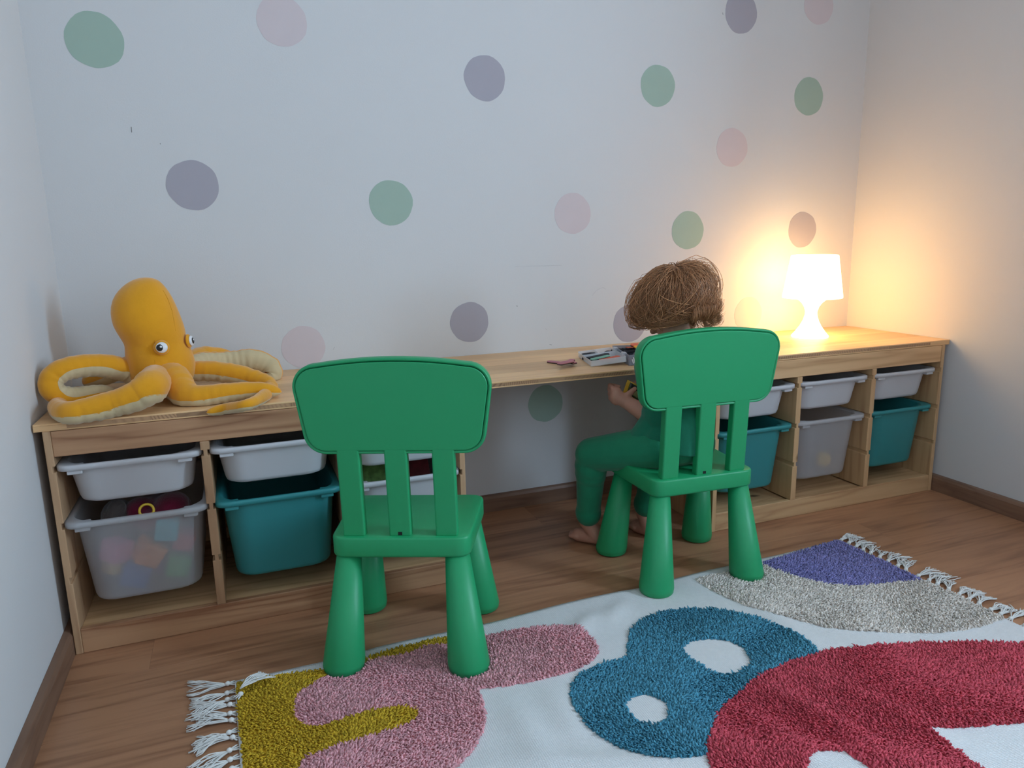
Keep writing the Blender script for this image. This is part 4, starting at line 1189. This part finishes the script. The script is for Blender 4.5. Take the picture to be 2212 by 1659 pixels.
def pile_part(name, mat, poly, org, holes=(), dens=.0042, hgt=.0095):
    P = wpoly(poly, *org); Hs = [wpoly(h, *org) for h in holes]
    x0_, y0_ = P.min(0); x1_, y1_ = P.max(0)
    y0_ = max(y0_, -1.62)
    nx, ny = int((x1_ - x0_) / dens), int((y1_ - y0_) / dens)
    X, Yy = np.meshgrid(x0_ + np.arange(nx) * dens, y0_ + np.arange(ny) * dens, indexing='ij')
    X = X.ravel() + rng.uniform(-.5, .5, X.size) * dens; Yy = Yy.ravel() + rng.uniform(-.5, .5, Yy.size) * dens
    ok = inside(P, X, Yy)
    for h in Hs: ok &= ~inside(h, X, Yy)
    a = (X - O_.x) * ux.x + (Yy - O_.y) * ux.y; b = (X - O_.x) * uy.x + (Yy - O_.y) * uy.y
    ok &= (a > .004) & (a < RL_ - .004) & (b > .004) & (b < RWd - .01)
    dl = np.min(np.hypot(X[:, None] - legs[:, 0], Yy[:, None] - legs[:, 1]), axis=1)
    ok &= dl > .047
    X, Yy = X[ok], Yy[ok]; n = len(X)
    Zb = rugz(X, Yy) + .0015
    # lean direction: smooth swirl plus jitter
    ang = 3.0 * np.sin(X * 7 + 1.3 * np.sin(Yy * 9)) + 2.0 * np.cos(Yy * 8 + X * 4) + rng.normal(0, .9, n)
    lean = rng.uniform(.25, 1.0, n); hh = hgt * rng.uniform(.75, 1.2, n)
    dx, dy = np.cos(ang), np.sin(ang)
    r0 = dens * rng.uniform(.50, .72, n)
    V = np.zeros((n, 7, 3))
    for k in range(3):
        t = 2 * PI * k / 3 + ang
        V[:, k] = np.stack([X + r0 * np.cos(t), Yy + r0 * np.sin(t), Zb], 1)
        V[:, 3 + k] = np.stack([X + dx * lean * hh * .45 + r0 * 1.05 * np.cos(t), Yy + dy * lean * hh * .45 + r0 * 1.05 * np.sin(t), Zb + hh * .62], 1)
    V[:, 6] = np.stack([X + dx * lean * hh * 1.05, Yy + dy * lean * hh * 1.05, Zb + hh * (1.05 - .35 * lean)], 1)
    base = (np.arange(n) * 7)[:, None]
    quads = np.array([[0, 1, 4, 3], [1, 2, 5, 4], [2, 0, 3, 5]]); tris = np.array([[3, 4, 6], [4, 5, 6], [5, 3, 6]])
    Q = (base[:, None, :] + quads[None]).reshape(-1, 4); T = (base[:, None, :] + tris[None]).reshape(-1, 3)
    # backing cloth under the tufts
    g = .006
    bx, by = np.meshgrid(np.arange(x0_, x1_, g), np.arange(y0_, y1_, g), indexing='ij'); bx = bx.ravel(); by = by.ravel()
    okb = inside(P, bx, by)
    for h in Hs: okb &= ~inside(h, bx, by)
    a = (bx - O_.x) * ux.x + (by - O_.y) * ux.y; b = (bx - O_.x) * uy.x + (by - O_.y) * uy.y
    okb &= (a > .004) & (a < RL_ - .004) & (b > .004) & (b < RWd - .01)
    bx, by = bx[okb], by[okb]; nb = len(bx)
    BV = np.zeros((nb, 4, 3))
    for k, (sx, sy) in enumerate(((-1, -1), (1, -1), (1, 1), (-1, 1))):
        BV[:, k, 0] = bx + sx * g / 2; BV[:, k, 1] = by + sy * g / 2; BV[:, k, 2] = rugz(BV[:, k, 0], BV[:, k, 1]) + .0032
    V = np.concatenate([V.reshape(-1, 3), BV.reshape(-1, 3)])
    Q = np.concatenate([Q, n * 7 + np.arange(nb * 4).reshape(-1, 4)])
    me = bpy.data.meshes.new(name)
    me.vertices.add(len(V)); me.vertices.foreach_set('co', V.reshape(-1))
    nl = Q.size + T.size
    me.loops.add(nl); me.loops.foreach_set('vertex_index', np.concatenate([Q.ravel(), T.ravel()]).astype(np.int32))
    me.polygons.add(len(Q) + len(T))
    st = np.concatenate([np.arange(len(Q)) * 4, len(Q) * 4 + np.arange(len(T)) * 3]).astype(np.int32)
    me.polygons.foreach_set('loop_start', st)
    me.polygons.foreach_set('use_smooth', np.ones(len(Q) + len(T), bool))
    me.update(calc_edges=True); me.validate()
    o = obj(name, me, mat, rg, True)
    o['kind'] = 'stuff'
    o['label'] = name.replace('_', ' ')
    return n
npile = 0
for nm, mt, po, og, ho in (('mustard_pile', 'p_mustard', mustard, Zl, ()), ('pink_pile', 'p_pink', pink, Zl, ()), ('blue_pile', 'p_blue', blue, Zr, (hole1, hole2)), ('red_pile', 'p_red', red, Zr, ()), ('beige_pile', 'p_grey', grey, Zr, ()), ('violet_pile', 'p_violet', violet, Zr, ())):
    npile += pile_part(nm, M[mt], po, og, ho)

# tassels: a knot and a spray of strands each
def tassel(root, d, seed, over=False):
    r_ = random.Random(seed)
    d = Vector(d).normalized(); s = Vector((-d.y, d.x, 0))
    mbt = MB()
    z0_ = .006
    k = root + d * r_.uniform(.010, .018) + Vector((0, 0, .002))
    for a in (-1, 0, 1):
        V, F = tube([root + s * a * .007 + Vector((0, 0, 0)), root.lerp(k, .6) + s * a * .004, k], .0016, 5); mbt.add(V, F)
    ell(mbt, k, (.0055, .0055, .0048), n=10, k=7)
    ln = r_.uniform(.055, .080); bend = r_.uniform(-.6, .6)
    for i in range(13):
        a = r_.uniform(-.42, .42)
        P = []
        w_ = r_.uniform(-1, 1); ph = r_.uniform(0, 6)
        for j in range(8):
            t = j / 7
            q = k + d * (ln * r_.uniform(.97, 1.03) * t) + s * (math.sin(a) * ln * t + bend * ln * .45 * t * t + .0045 * math.sin(ph + t * 9) * t)
            zz = .0035 + .006 * math.sin(PI * min(1, t * 1.1)) * (.3 + .7 * (i % 4) / 3) + (0.0 if not over else .012)
            P.append(Vector((q.x, q.y, zz if not over else k.z + zz - .004)))
        V, F = tube(P, [.00135] * 7 + [.0011], 4); mbt.add(V, F)
    o = obj('tassel', mbt.mesh('tassel', True), M['strand'], rg, True)
n_t = 0
b = .004
while b < .42:
    p = O_ + uy * b + Vector((0, 0, .0035)); rr = random.Random(int(b * 1e4))
    tassel(p, -ux + uy * rr.uniform(-.35, .45), int(b * 1e4)); b += rr.uniform(.021, .030)
p = O_ + uy * .078 + Vector((0, 0, .014))
tassel(p, ux * .75 - uy * .65, 99, True)
b = .004
while b < .66:
    p = O_ + ux * RL_ + uy * b + Vector((0, 0, .0035)); rr = random.Random(int(b * 1e4) + 5)
    tassel(p, ux - uy * rr.uniform(.05, .75), int(b * 1e4) + 5); b += rr.uniform(.024, .034)
print('tufts', npile)
